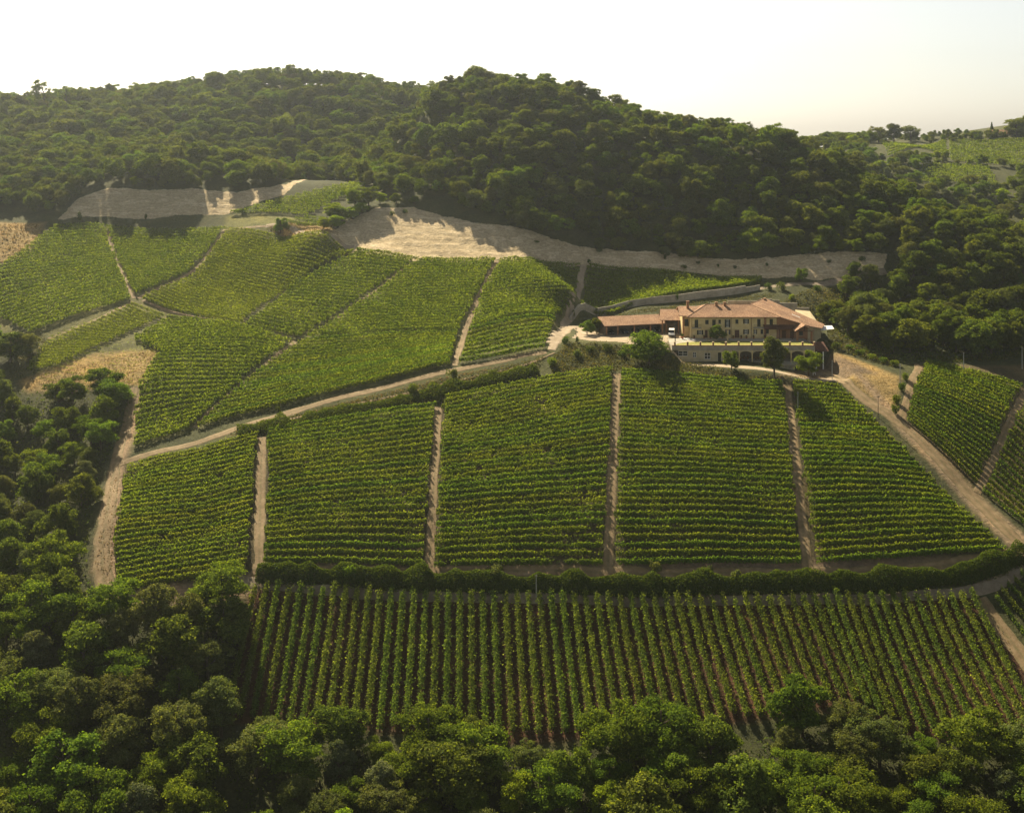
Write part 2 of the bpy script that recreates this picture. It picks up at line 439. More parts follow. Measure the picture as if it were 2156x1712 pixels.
# regions of the ground by what covers them (plan polygons)
MARL_L = hits([(118, 466), (165, 418), (235, 396), (330, 400), (500, 405), (600, 390), (720, 382), (600, 412), (485, 452), (300, 464)])
MARL_M = hits([(684, 500), (720, 470), (790, 438), (870, 438), (1000, 470), (1200, 514), (1500, 546), (1650, 540), (1870, 535), (1860, 572), (1720, 592), (1600, 588), (1500, 580), (1230, 560), (1100, 554), (960, 553), (870, 550), (760, 534)])
DRY = [hits([(1745, 760), (1790, 752), (1895, 795), (1885, 870), (1800, 815)]), hits([(40, 805), (200, 745), (330, 738), (335, 760), (300, 812), (60, 826)]), hits([(-40, 470), (95, 470), (60, 540), (-40, 570)]),
       hits([(575, 482), (620, 468), (680, 474), (720, 520), (650, 505)])]
GREEN = [hits([(480, 455), (640, 460), (560, 485), (470, 480)])]
SOILN = hits([(525, 1240), (1050, 1262), (1500, 1268), (2050, 1256), (2120, 1330), (2240, 1560), (1900, 1560), (1700, 1490), (1600, 1520), (1100, 1570), (470, 1520)])
MIDV = hits([(245, 1255), (265, 985), (540, 918), (920, 850), (1290, 782), (1650, 805), (1770, 815), (2120, 1165), (1700, 1200), (1280, 1200), (540, 1200)])
UPV = hits([(283, 945), (285, 815), (340, 745), (60, 790), (-30, 650), (110, 480), (470, 484), (620, 495), (760, 532), (880, 547), (1230, 560), (1600, 588), (1600, 600), (1222, 645), (1165, 720), (950, 768), (410, 905)])
RIGHTV = hits([(1900, 895), (1945, 765), (2200, 765), (2300, 1000), (2170, 1110), (2060, 1030)])
def blend(base, colr, w): return base * (1 - w[..., None]) + np.array(colr) * w[..., None]
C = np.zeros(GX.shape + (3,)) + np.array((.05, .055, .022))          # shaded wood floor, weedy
def region(poly, colr, soft=1.0, k=1.0):
    global C
    C = blend(C, colr, k * (1 - sstep(-soft, soft, sdist(poly, GX, GY))))
region(MIDV, (.06, .05, .025)); region(UPV, (.095, .095, .035)); region(RIGHTV, (.09, .072, .036)); region(SOILN, (.07, .036, .02))
BANK = hits([(250, 985), (480, 905), (760, 822), (1060, 752), (1180, 690), (1230, 715), (1420, 735), (1500, 790), (1300, 785), (1000, 815), (920, 860), (560, 915)])
region(BANK, (.065, .07, .025))
for d in DRY: region(d, (.27, .19, .075), 1.5)
for d in GREEN: region(d, (.14, .14, .045), 1.5)
region(hits([(195, 1200), (235, 985), (290, 820), (300, 840), (262, 985), (245, 1255), (530, 1210), (560, 1235), (500, 1265), (240, 1290)]), (.27, .19, .12), 1.2)
region(hits([(1740, 760), (1760, 750), (1905, 885), (2170, 1140), (2170, 1200), (1990, 1010), (1890, 905)]), (.24, .175, .11), 1.0)
region(hits([(530, 1197), (2110, 1175), (2170, 1140), (2170, 1190), (1990, 1212), (1700, 1216), (900, 1216), (540, 1212)]), (.16, .115, .075), .8)
region(hits([(1700, 745), (1760, 750), (1850, 790), (1740, 800), (1640, 800)]), (.15, .11, .07), 1.5)
MK = np.maximum(1 - sstep(-1.2, .8, sdist(MARL_L, GX, GY)), 1 - sstep(-1.2, .8, sdist(MARL_M, GX, GY)))

m, nt, out = new_mat('ground')
ca = nd(nt, 'ShaderNodeAttribute', attribute_name='soil'); ma = nd(nt, 'ShaderNodeAttribute', attribute_name='marl')
geo = nd(nt, 'ShaderNodeNewGeometry')
n1 = noise(nt, .09, 8, geo.outputs['Position'], .7); n2 = noise(nt, 1.1, 6, geo.outputs['Position'], .7)
v1 = ramp(nt, [(.3, (.55, .58, .6)), (.5, (1, 1, 1)), (.7, (1.5, 1.35, 1.15))], n1.outputs[0])
v2 = ramp(nt, [(.25, (.55, .55, .55)), (.5, (1, 1, 1)), (.75, (1.45, 1.45, 1.4))], n2.outputs[0])
soil = rgbmix(nt, 'MULTIPLY', 1, rgbmix(nt, 'MULTIPLY', 1, ca.outputs['Color'], v1.outputs[0]), v2.outputs[0])
mp = nd(nt, 'ShaderNodeMapping'); mp.inputs['Scale'].default_value = (.12, .12, .8); nt.links.new(geo.outputs['Position'], mp.inputs[0])
n3 = noise(nt, 1.0, 7, mp.outputs[0], .7)
strata = ramp(nt, [(.3, (.24, .185, .11)), (.42, (.46, .37, .23)), (.5, (.35, .275, .165)), (.58, (.54, .44, .285)), (.66, (.43, .345, .215)), (.75, (.3, .235, .14))], n3.outputs[0])
marl = rgbmix(nt, 'MULTIPLY', .8, strata.outputs[0], v2.outputs[0])
# marl fades ragged into the growth above it
n4 = noise(nt, .45, 6, geo.outputs['Position'], .75)
add = nd(nt, 'ShaderNodeMath', operation='ADD'); nt.links.new(ma.outputs['Fac'], add.inputs[0]); nt.links.new(n4.outputs[0], add.inputs[1])
edge = ramp(nt, [(.0, (0, 0, 0)), (.86, (0, 0, 0)), (.98, (1, 1, 1))], None)
hf = nd(nt, 'ShaderNodeMath', operation='MULTIPLY'); hf.inputs[1].default_value = .93
nt.links.new(add.outputs[0], hf.inputs[0]); nt.links.new(hf.outputs[0], edge.inputs[0])
colr = rgbmix(nt, 'MIX', edge.outputs[0], soil, marl)
bs = nd(nt, 'ShaderNodeBsdfPrincipled'); bs.inputs['Roughness'].default_value = .95; bs.inputs['Specular IOR Level'].default_value = .1
nt.links.new(colr, bs.inputs['Base Color'])
n5 = noise(nt, .9, 8, geo.outputs['Position'], .75)
bp = nd(nt, 'ShaderNodeBump'); bp.inputs['Strength'].default_value = .9; bp.inputs['Distance'].default_value = .5
hb = nd(nt, 'ShaderNodeMath', operation='ADD'); nt.links.new(n5.outputs[0], hb.inputs[0]); nt.links.new(n3.outputs[0], hb.inputs[1])
nt.links.new(hb.outputs[0], bp.inputs['Height']); nt.links.new(bp.outputs[0], bs.inputs['Normal'])
nt.links.new(bs.outputs[0], out.inputs[0])
M['ground'] = m
# runnels and ledges on the bare banks
GZ = GZ + MK * (.3 * np.sin(GX * .7 + 2 * np.sin(GX * .21) + GY * .3) + .12 * np.sin(GZ * 3.1 + GX * .15) + .15 * rng.normal(size=GX.shape))
ny, nx = GX.shape
idx = np.arange(ny * nx).reshape(ny, nx)
F_ = np.stack([idx[:-1, :-1], idx[:-1, 1:], idx[1:, 1:], idx[1:, :-1]], -1).reshape(-1, 4)
gm = poly_mesh('ground', np.stack([GX, GY, GZ], -1).reshape(-1, 3), F_, 4, True)
at_ = gm.attributes.new('soil', 'FLOAT_COLOR', 'POINT'); at_.data.foreach_set('color', np.c_[C.reshape(-1, 3), np.ones(ny * nx)].astype(np.float32).ravel())
at_ = gm.attributes.new('marl', 'FLOAT', 'POINT'); at_.data.foreach_set('value', MK.astype(np.float32).ravel())
tag(link('ground', gm, M['ground']), kind='structure')

# ------------------------------------------------------------------ tracks
def track(name, pts, w, mat, lift=.07, world=False, ragged=.35, w1=None):
    c = resample(smooth(pts if world else hits(pts), 2), 1.0)
    d = unit(np.gradient(c, axis=0)); nrm = np.stack([-d[:, 1], d[:, 0]], 1)
    k = len(c); nw = 13
    ww = np.linspace(w, w1 or w, k) / 2
    rag = [np.convolve(rng.normal(size=k + 8), np.ones(5) / 5, 'same')[4:-4] * ragged for _ in (0, 1)]
    V = []
    for j in range(nw):
        t = j / (nw - 1) * 2 - 1
        off = t * ww + (rag[0] * max(t, 0) + rag[1] * max(-t, 0))
        p = c + nrm * off[:, None]
        z = H(p[:, 0], p[:, 1]) + lift * (1.0 if 0 < j < nw - 1 else .1) + .03 * (1 - t * t)
        V.append(np.c_[p, z])
    V = np.stack(V, 1).reshape(-1, 3); ii = np.arange(k * nw).reshape(k, nw)
    F = np.stack([ii[:-1, :-1], ii[1:, :-1], ii[1:, 1:], ii[:-1, 1:]], -1).reshape(-1, 4)
    me = poly_mesh(name, V, F, 4, True)
    a_ = me.attributes.new('across', 'FLOAT', 'POINT'); a_.data.foreach_set('value', np.tile(np.abs(np.linspace(-1, 1, nw)), k).astype(np.float32))
    return tag(link(name, me, mat), kind='structure')
D = M['dirt']
track('dirt_road', [(238, 985), (330, 952), (480, 910), (600, 872), (760, 828), (900, 793), (1060, 758), (1150, 742)], 2.7, M['dirt'])
track('lit_crest', [(1168, 744), (1120, 766), (1040, 786), (960, 806), (850, 832), (700, 866), (590, 888)], 1.1, M['dirt'], .12)  # grass crest of the bank, its sunlight put into a paler strip
track('dirt_track', [(225, 1265), (212, 1180), (225, 1080), (240, 985), (265, 900), (285, 815)], 4.2, D, w1=2.6)
for p_, w_ in (([(545, 1206), (548, 1050), (552, 922)], 2.6), ([(903, 1210), (915, 1000), (924, 858)], 2.2), ([(1280, 1210), (1290, 960), (1300, 788)], 2.6), ([(1702, 1210), (1675, 990), (1657, 812)], 2.6),
               ([(957, 772), (977, 702), (1012, 615), (1048, 550)], 2.0), ([(283, 630), (245, 545), (224, 480)], 1.8), ([(410, 902), (510, 810), (622, 722)], 1.8),
               ([(300, 634), (400, 668), (510, 690), (620, 722)], 1.8), ([(290, 630), (405, 576), (440, 535), (474, 484)], 1.8), ([(640, 716), (761, 636), (859, 560), (884, 546)], 1.4), ([(2058, 1040), (2110, 930), (2160, 830)], 2.2),
               ([(100, 716), (190, 682), (280, 636)], 1.6)):
    track('dirt_track', p_, w_, D, ragged=.25)
track('dirt_track', [(530, 1204), (720, 1203), (900, 1208), (1280, 1210), (1700, 1210), (1990, 1198), (2150, 1165)], 3.2, D)
track('dirt_road', [(1735, 782), (1800, 832), (1900, 892), (2000, 992), (2080, 1078), (2180, 1180)], 3.6, M['dirt'], w1=4.6)
track('dirt_track', [(1897, 885), (1915, 830), (1938, 770)], 2.8, D)
track('lane', [(505, 1222), (560, 1233), (700, 1247), (900, 1257), (1300, 1266), (1700, 1264), (2000, 1254), (2090, 1238), (2190, 1195)], 2.6, M['asphalt'])
track('dirt_track', [(2060, 1262), (2110, 1330), (2180, 1420)], 4.0, D)
track('dirt_track', [(1162, 738), (1190, 684), (1215, 620), (1229, 560)], 2.6, M['gravel'])
track('dirt_track', [(560, 478), (612, 474), (660, 495), (745, 524)], 2.4, M['gravel'])
track('lane', [(1560, 612), (1620, 605), (1700, 600), (1790, 588), (1865, 572)], 3.2, M['asphalt'])
track('dirt_track', [(470, 486), (530, 480), (590, 478)], 1.6, D)
# ------------------------------------------------------------------ vines
def row_leaves(p0, p1, dens, size, h0=.35, h1=1.65, thick=.17, shoots=.09, bow=None, sparse=0.0, vigour=1.0):
    """leaf centres, sizes and facings of one trellised row between plan points"""
    dens *= 1.9; size *= .86
    L = math.hypot(p1[0] - p0[0], p1[1] - p0[1]); n = max(6, int(L * dens))
    t = rng.uniform(0, 1, n)
    g = np.convolve(rng.uniform(0, 1, int(L) + 6), [.25, .5, .25], 'same')      # vigour along the row, vine by vine
    lv = np.interp(t * L, np.arange(len(g)), g)
    keep = rng.uniform(size=n) < np.clip((lv - sparse) * 4 + .35, 0, 1)
    px, py = p0[0] + (p1[0] - p0[0]) * t, p0[1] + (p1[1] - p0[1]) * t         # weak and strong patches across the field
    wk = np.sin(px * .13 + 1.7 * np.sin(py * .09)) * np.sin(py * .17 + .8 * np.sin(px * .11)) + .5 * np.sin(px * .41 + py * .23)
    keep &= rng.uniform(size=n) < np.clip(1.05 + .35 * wk, .35, 1)
    t = t[keep]; lv = np.clip(lv[keep] + .22 * wk[keep], 0, 1.1); n = len(t)
    d = np.array([(p1[0] - p0[0]) / L, (p1[1] - p0[1]) / L]); nr = np.array([-d[1], d[0]])
    f = np.clip(rng.beta(2.0, 1.3, n), 0, 1)
    h = h0 + (h1 * vigour * (.86 + .28 * lv) - h0) * f
    lat = rng.normal(size=n) * thick * (.55 + .6 * np.sin(np.clip(f, 0, 1) * math.pi * .8))
    sh = rng.uniform(size=n) < shoots                                           # loose canes standing over the crest
    h[sh] = h1 * vigour * rng.uniform(.98, 1.2, sh.sum()); lat[sh] += rng.normal(size=sh.sum()) * thick * .9
    x = p0[0] + (p1[0] - p0[0]) * t + nr[0] * lat; y = p0[1] + (p1[1] - p0[1]) * t + nr[1] * lat
    if bow is not None:
        b = np.interp(t, np.linspace(0, 1, len(bow)), bow); x += nr[0] * b; y += nr[1] * b
    z = H(x, y) + h
    N = rng.normal(size=(n, 3)) * .6; N[:, 0] += nr[0] * np.sign(lat) * .8; N[:, 1] += nr[1] * np.sign(lat) * .8; N[:, 2] += .5 + .5 * f
    s = size * rng.uniform(.65, 1.35, n); s[sh] *= .75
    return np.c_[x, y, z], s, unit(N)

POST = MB().tube([(0, 0, -.4), (0, 0, 2.0)], .055, 5).mesh('end_post'); POST.materials.append(M['post'])
def pline(pts, t):
    p = hits(pts); s = np.r_[0, np.cumsum(np.linalg.norm(np.diff(p, axis=0), axis=1))]
    return np.stack([np.interp(t * s[-1], s, p[:, k]) for k in (0, 1)], 1)

def plot(Lp, Rp, n, jig=.5):
    t = (np.arange(n) + .0) / max(1, n - 1)
    a, b = pline(Lp, t), pline(Rp, t)
    d = unit(b - a)
    a = a + d * rng.uniform(-jig, jig, (n, 1)); b = b + d * rng.uniform(-jig, jig, (n, 1))
    return a, b

NROWS = 0
def rows_single(Lp, Rp, n, label, group, mat, dens, size, skip_edges=True, **kw):
    """each row its own thing, with its two end posts"""
    global NROWS
    a, b = plot(Lp, Rp, n, kw.pop('jig', .5))
    cut = kw.pop('cut', None)
    for i in range(n):
        p0, p1 = a[i], b[i]
        if cut: p0, p1 = cut(i, n, p0, p1)
        if math.hypot(*(p1 - p0)) < 3: continue
        C_, s, N = row_leaves(p0, p1, dens, size, **kw)
        org = np.array(at(*p0))
        o = empty('vine_row', org)
        tag(o, label(i + 1), 'vine row', group)
        link('foliage', tri_mesh('vine_row', C_ - org, s, N), mat, o)
        for q in (p0, p1):
            e = link('end_post', POST, None, o, Vector(at(*q)) - Vector(org))
            e.rotation_euler = (rng.uniform(-.06, .06), rng.uniform(-.1, .1), 0)
        NROWS += 1

far = []
def rows_far(Lp, Rp, n, dens, size, pale=False, **kw):
    a, b = plot(Lp, Rp, n, kw.pop('jig', .6))
    for i in range(n): far.append((row_leaves(a[i], b[i], dens, size, **kw), pale))

def plain(where): return lambda i: f'{ordinal(i)} vine row {where}'
G_MID = 'vine rows following the contour below the house'
# lowest vineyard: rows running down the slope
rows_single([(538, 1243), (800, 1256), (1050, 1264), (1300, 1268), (1550, 1268), (1800, 1264), (2045, 1255)], [(478, 1515), (800, 1545), (1110, 1562), (1380, 1545), (1600, 1512), (1700, 1490), (1800, 1490), (1900, 1545), (2200, 1562)], 64,
            lambda i: f'{ordinal(i)} vine row from the left in the lowest vineyard, below the lane', 'vine rows running downhill below the lane', M['vine_near'], 74, .33, thick=.3, shoots=.16, h0=.5, h1=1.95, jig=.8, sparse=.1)
MP = [
 ([(252, 1248), (238, 1170), (250, 1080), (266, 988)], [(520, 1203), (530, 1050), (541, 922)], 28, 'fine-lined plot left of all climbing tracks', M['vine_pale'], dict(thick=.2, h1=1.55, shoots=.06, sparse=.15), 38),
 ([(558, 1192), (566, 1000), (564, 914)], [(888, 1196), (903, 1000), (916, 860)], 26, 'plot between first and second climbing tracks', M['vine'], dict(sparse=.12), 40),
 ([(916, 1197), (928, 1000), (934, 846)], [(1266, 1196), (1280, 1000), (1290, 782)], 34, 'plot between second and third climbing tracks', M['vine'], dict(sparse=.18), 38),
 ([(1294, 1192), (1302, 960), (1310, 788)], [(1684, 1190), (1666, 990), (1648, 812)], 35, 'plot between third and fourth climbing tracks', M['vine'], dict(sparse=.12), 40),
 ([(1718, 1192), (1692, 1000), (1670, 814)], [(2118, 1166), (1935, 985), (1772, 824)], 33, 'wedge plot right of the fourth climbing track', M['vine'], dict(sparse=.1), 40)]
for Lp, Rp, n, where, mat, kw, dens in MP:
    rows_single(Lp, Rp, n, (lambda w: lambda i: f'{ordinal(i)} vine row above the hedge, {w}')(where), G_MID, mat, dens, .34, **kw)
rows_single([(1908, 890), (1922, 840), (1950, 768)], [(2056, 1024), (2100, 925), (2152, 820)], 26, lambda i: f'{ordinal(i)} slanting vine row uphill from the broad dirt road at right', 'slanting vine rows by the dry grass patch', M['vine'], 34, .36)
rows_single([(2072, 1040), (2112, 950), (2172, 838)], [(2170, 1120), (2215, 1020), (2270, 915)], 22, lambda i: f'{ordinal(i)} vine row up in the plot cut off by the right frame edge', 'slanting vine rows at the right edge', M['vine'], 32, .36)
rows_single([(2095, 1262), (2120, 1235), (2160, 1205)], [(2190, 1385), (2220, 1340), (2270, 1290)], 6, lambda i: f'{ordinal(i)} vine row of the corner plot below the lane at right', 'vine rows of the corner plot', M['vine_near'], 45, .34)
rows_single([(968, 766), (985, 702)], [(1150, 734), (1168, 680)], 8, lambda i: f'{ordinal(i)} vine row above the road, small plot beside the courtyard entrance', 'vine rows of the plot by the entrance', M['vine'], 34, .36)
rows_single([(415, 903), (520, 805), (640, 722)], [(948, 770), (955, 735), (966, 706)], 21, lambda i: f'{ordinal(i)} vine row up from the road in the long tapering plot', 'vine rows of the long tapering plot', M['vine'], 30, .36)
# remaining, farther plots
rows_far([(284, 942), (285, 880), (292, 818), (338, 745), (282, 718), (348, 674)], [(402, 903), (510, 806), (560, 760), (614, 726), (560, 705), (500, 692)], 32, 26, .4)
rows_far([(55, 784), (98, 720), (190, 685), (276, 645)], [(128, 772), (230, 722), (280, 700), (344, 670)], 24, 30, .28, True, h1=1.5, thick=.16, sparse=.1, shoots=.05)
rows_far([(75, 800), (140, 765), (200, 738), (275, 722)], [(296, 814), (318, 780), (332, 750), (325, 732)], 15, 5, .2, True, h1=1.1, thick=.12, sparse=.35, shoots=.02)
rows_far([(60, 704), (-40, 655), (-30, 590), (55, 525), (112, 482)], [(272, 634), (266, 610), (236, 532), (221, 482)], 30, 22, .4)
rows_far([(281, 624), (262, 580), (226, 482)], [(288, 624), (398, 574), (436, 532), (472, 486)], 26, 22, .4)
rows_far([(300, 632), (410, 582), (445, 535), (476, 488)], [(505, 686), (560, 640), (640, 585), (745, 532)], 34, 26, .36, True, h1=1.6, thick=.2)
rows_far([(518, 688), (620, 600), (690, 565), (755, 534)], [(632, 712), (755, 634), (850, 566), (880, 550)], 28, 24, .4)
rows_far([(650, 712), (765, 638), (862, 564), (890, 550)], [(966, 698), (985, 660), (1006, 615), (1042, 552)], 27, 24, .4)
rows_far([(990, 694), (1018, 615), (1054, 553)], [(1168, 670), (1206, 618), (1221, 562)], 24, 24, .4)
rows_far([(1226, 644), (1232, 600), (1238, 562)], [(1560, 606), (1595, 600), (1605, 590)], 15, 26, .4)
rows_far([(488, 452), (560, 432), (640, 412), (735, 392)], [(648, 456), (690, 435), (730, 415), (775, 392)], 13, 20, .35)
rows_far([(600, 470), (640, 462)], [(672, 478), (690, 468)], 3, 20, .35)
rows_far([(1850, 300), (1870, 330)], [(1992, 332), (1992, 296)], 12, 8, .6, h1=1.5)
rows_far([(2000, 338), (2000, 296)], [(2170, 352), (2170, 296)], 17, 8, .6, h1=1.5)
rows_far([(1935, 384), (1945, 350)], [(2100, 388), (2080, 352)], 10, 8, .55, h1=1.5)
VV, SS, NN, PI_ = [], [], [], []
for (c_, s_, n2_), pale in far:
    VV.append(c_); SS.append(s_); NN.append(n2_); PI_.append(np.full(len(c_), 1 if pale else 0))
m = tri_mesh('upper_vine_rows', np.concatenate(VV), np.concatenate(SS), np.concatenate(NN))
m.materials.append(M['vine']); m.materials.append(M['vine_pale'])
m.polygons.foreach_set('material_index', np.concatenate(PI_).astype(np.int32))
tag(link('upper_vine_rows', m), 'rows of vines covering the hazy upper fields under the wood', 'vineyard', kind='stuff')
print('single rows', NROWS, 'far leaves', len(m.polygons))
# ------------------------------------------------------------------ trees
def make_tree(seed, mat, H_=10.0, rad=4.6, base=.12, lobes=14, clumps=24, leaves=52, leaf=.25, flat=.8, clump_r=.62, lobe_k=.36, spire=0.0, droop=0.0):
    """trunk with limbs, crown of leaf clumps on uneven lobes; returns two meshes (trunk, crown)"""
    r = np.random.default_rng(seed)
    mb = MB()
    top = H_ * .82
    bend = r.normal(size=2) * .35
    tp = [(bend[0] * (k / 5) ** 2, bend[1] * (k / 5) ** 2, -.8 + (top + .8) * k / 5) for k in range(6)]
    mb.tube(tp, [.3 * H_ / 10 * (1 - .85 * k / 5) + .02 for k in range(6)], 7)
    zc = H_ * (base + (1 - base) * .5); hz = H_ * (1 - base) * .5
    cs, ss, ns = [], [], []
    ga = r.uniform(0, 6.28)
    for i in range(lobes):
        f = (i + .5) / lobes
        zz = -0.8 + 1.62 * f + r.normal() * .1                       # from the skirt to the top
        ring = math.sqrt(max(0.0, 1 - min(abs(zz), .98) ** 2)) * (1 - spire * max(0, f - .2))
        a = ga + i * 2.399 + r.normal() * .35
        rr = rad * ring * r.uniform(.3, .85)
        c = np.array([math.cos(a) * rr + bend[0] * f, math.sin(a) * rr + bend[1] * f, zc + hz * zz * .8])
        lr = rad * lobe_k * r.uniform(.5, 1.25) * (1 - .35 * spire * f)
        h0 = max(H_ * .12, c[2] - rr * .75)
        k0 = np.clip((h0 + .8) / (top + .8), 0, 1)
        s0 = (bend[0] * k0 ** 2, bend[1] * k0 ** 2, h0)
        mid = (np.array(s0) + c) / 2 + np.array([0, 0, .1 * rr])
        mb.tube([s0, tuple(mid), tuple(c)], [.12 * H_ / 10, .08 * H_ / 10, .03], 5)
        nc = max(4, int(clumps * (lr / (rad * lobe_k)) ** 2))
        for _ in range(nc):
            d = unit(r.normal(size=3) + np.array([0, 0, .35]))
            p = c + d * lr * np.array([1, 1, flat]) * r.uniform(.65, 1.08)
            p[2] -= droop * (abs(d[0]) + abs(d[1])) * lr * .4
            nl = int(leaves * r.uniform(.6, 1.4)); cr_ = clump_r * r.uniform(.6, 1.3)
            q = r.normal(size=(nl, 3)) * cr_ * np.array([.55, .55, .32])
            q[:, 2] -= (q[:, 0] ** 2 + q[:, 1] ** 2) * .12 / cr_
            cs.append(p + q); ss.append(leaf * r.uniform(.6, 1.35, nl))
            ns.append(unit(d * .5 + np.array([0, 0, .45]) + unit(q) * .3 + r.normal(size=(nl, 3)) * .55))
    tm = mb.mesh('trunk'); tm.materials.append(M['bark'])
    cm = leaf_mesh('crown', np.concatenate(cs), np.concatenate(ss), np.concatenate(ns), 1.4, r); cm.materials.append(mat)
    return tm, cm

PROTO = []      # (look, (trunk, crown), nominal height)
def proto(look, *a, **k): PROTO.append((look, make_tree(*a, **k), k.get('H_', 10.0)))
proto('dark broad oak', 1, M['oak'], H_=10, rad=4.6, lobes=16)
proto('dark rounded oak', 2, M['oak'], H_=9, rad=4.4, lobes=15)
proto('dark tall oak', 3, M['oak'], H_=12, rad=4.2, lobes=18)
proto('feathery green locust', 4, M['robinia'], H_=11, rad=4.4, lobes=18, flat=.5, clump_r=.7, leaf=.22)
proto('feathery spreading locust', 5, M['robinia'], H_=9.5, rad=4.8, lobes=18, flat=.45, clump_r=.72, leaf=.22, lobe_k=.32)
proto('bright green locust', 6, M['lime'], H_=9.5, rad=4.0, lobes=15, flat=.55, leaf=.22)
proto('grey-green poplar', 7, M['poplar'], H_=12.5, rad=3.6, lobes=20, spire=.4, leaf=.2, leaves=60, clump_r=.5)
proto('olive-grey willow', 8, M['willow'], H_=11, rad=4.6, lobes=18, droop=.5, leaf=.2, leaves=60, clump_r=.55)
proto('green maple', 9, M['robinia'], H_=10, rad=4.3, lobes=17)
proto('olive-green ash', 10, M['willow'], H_=12, rad=4.0, lobes=18, leaf=.22)
proto('dark narrow oak', 12, M['oak'], H_=11, rad=3.4, lobes=15, spire=.3)
proto('open thin-crowned', 13, M['robinia'], H_=12, rad=4.0, lobes=9, base=.35, clumps=12, lobe_k=.3)
proto('round walnut', 20, M['robinia'], H_=10, rad=4.8, lobes=24, base=.06, lobe_k=.4, clumps=20)
DARK, GREEN_, MIXED = [0, 1, 2, 10, 8, 9], [3, 4, 8, 5, 9, 0], [0, 1, 2, 3, 4, 5, 6, 7, 8, 9, 10]
NTREE = 0
def tree(name, loc, k, h, label, group, squash=1.0):
    global NTREE
    look, (tm, cm), hn = PROTO[k]
    s = h / hn
    o = empty(name, loc); tag(o, label, 'tree', group)
    o.rotation_euler = (0, 0, random.uniform(0, 6.28)); o.scale = (s * squash, s * squash, s)
    link('trunk', tm, None, o); link('crown', cm, None, o)
    NTREE += 1
    return o

def scatter(poly, spacing, seed):
    r = np.random.default_rng(seed); poly = np.asarray(poly)
    lo, hi = poly.min(0), poly.max(0); pts = []
    g = {}
    for _ in range(int((hi - lo).prod() / spacing ** 2 * 9)):
        p = lo + r.uniform(size=2) * (hi - lo); key = (int(p[0] // spacing), int(p[1] // spacing))
        if any(np.hypot(*(q - p)) < spacing for i in (-1, 0, 1) for j in (-1, 0, 1) for q in g.get((key[0] + i, key[1] + j), ())): continue
        g.setdefault(key, []).append(p); pts.append(p)
    pts = np.array(pts)
    return pts[sdist(poly, pts[:, 0], pts[:, 1]) < 0]

def inframe(x, y, z, mu=60, md=40):
    u, v = proj(x, y, z); return -mu < u < IW + mu and v < IH + md

bands = []         # (phrase, group, list of (x, y, kind, height))
def wood(poly, spacing, seed, kinds, hs, phrase, group, edges=None, far_low=False):
    """split a wood into bands by distance, so each tree can be named by its place in a band"""
    out = []
    for p in scatter(poly, spacing, seed):
        k = random.choice(kinds); h = random.uniform(*hs) * (.74 if far_low and p[1] > 300 else 1)
        z = float(H(*p))
        if inframe(p[0], p[1], z + h): out.append((p[0], p[1], k, h))
    out.sort(key=lambda t: t[1])
    edges = edges or [1e9]
    prev = -1e9
    for e, ph in zip(edges, phrase):
        bands.append((ph, group, sorted([t for t in out if prev <= t[1] < e], key=lambda t: t[0] / t[1]))); prev = e

# valley wood along the bottom, front band nearest
vb = hits([(430, 1540), (560, 1565), (800, 1585), (1000, 1600), (1300, 1585), (1600, 1560), (1700, 1545), (1850, 1580), (2000, 1590), (2300, 1590)])
valley = list(vb) + [(150, 216), (-42, 216), (-50, 240)]
wood(valley, 5.9, 21, [3, 4, 5, 6, 7, 7, 8, 9, 0, 3, 4, 0, 1], (7, 13.5), ['lowest trees along the bottom edge', 'trees fringing the lowest vineyard'], 'trees of the valley wood', [238, 400])
lb = hits([(282, 838), (250, 925), (215, 1000), (190, 1110), (180, 1210), (215, 1290), (330, 1310), (420, 1290), (500, 1275), (520, 1310), (505, 1400), (480, 1480), (465, 1560), (430, 1600)])
left = list(lb) + [(-44, 218), (-130, 218), (-165, 300), (-190, 360), (-195, 400), tuple(hit(-60, 790)), tuple(hit(30, 832)), tuple(hit(120, 838))]
wood(left, 6.5, 22, [0, 1, 2, 3, 3, 4, 4, 6, 7, 8, 9], (9, 13.5), ['bottom-left wood', 'wood left of the fine-lined plot', 'ravine wood beside the left dirt track', 'ravine wood near the bare patch'], 'trees of the ravine wood', [262, 296, 335, 420], True)
for i, (u, v, k, h) in enumerate(((22, 762, 1, 9.5), (-30, 745, 8, 10), (62, 748, 7, 8.5))):
    x, y = hit(u, v); bands.append((('stout tree at the left edge beside the farthest plot', 'tree cut by the left frame edge below the far plot', 'grey round tree in front of the far left plot')[i], 'trees at the left edge', [(x, y, k, h)]))
rb = hits([(1765, 640), (1740, 690), (1770, 715), (1830, 728), (1905, 752), (2000, 752), (2100, 750), (2250, 742)])
rightw = list(rb) + [(215, 480), (190, 500), (150, 486), tuple(hit(1880, 540)), tuple(hit(1865, 585)), tuple(hit(1760, 610))]
wood(rightw, 5.5, 23, [0, 1, 2, 10, 0, 2, 9], (7, 13), ['dark wood right of the farmhouse, front edge', 'dark wood right of the farmhouse, middle', 'dark wood right of the farmhouse, upper part'], 'trees of the dark wood', [418, 445, 600])

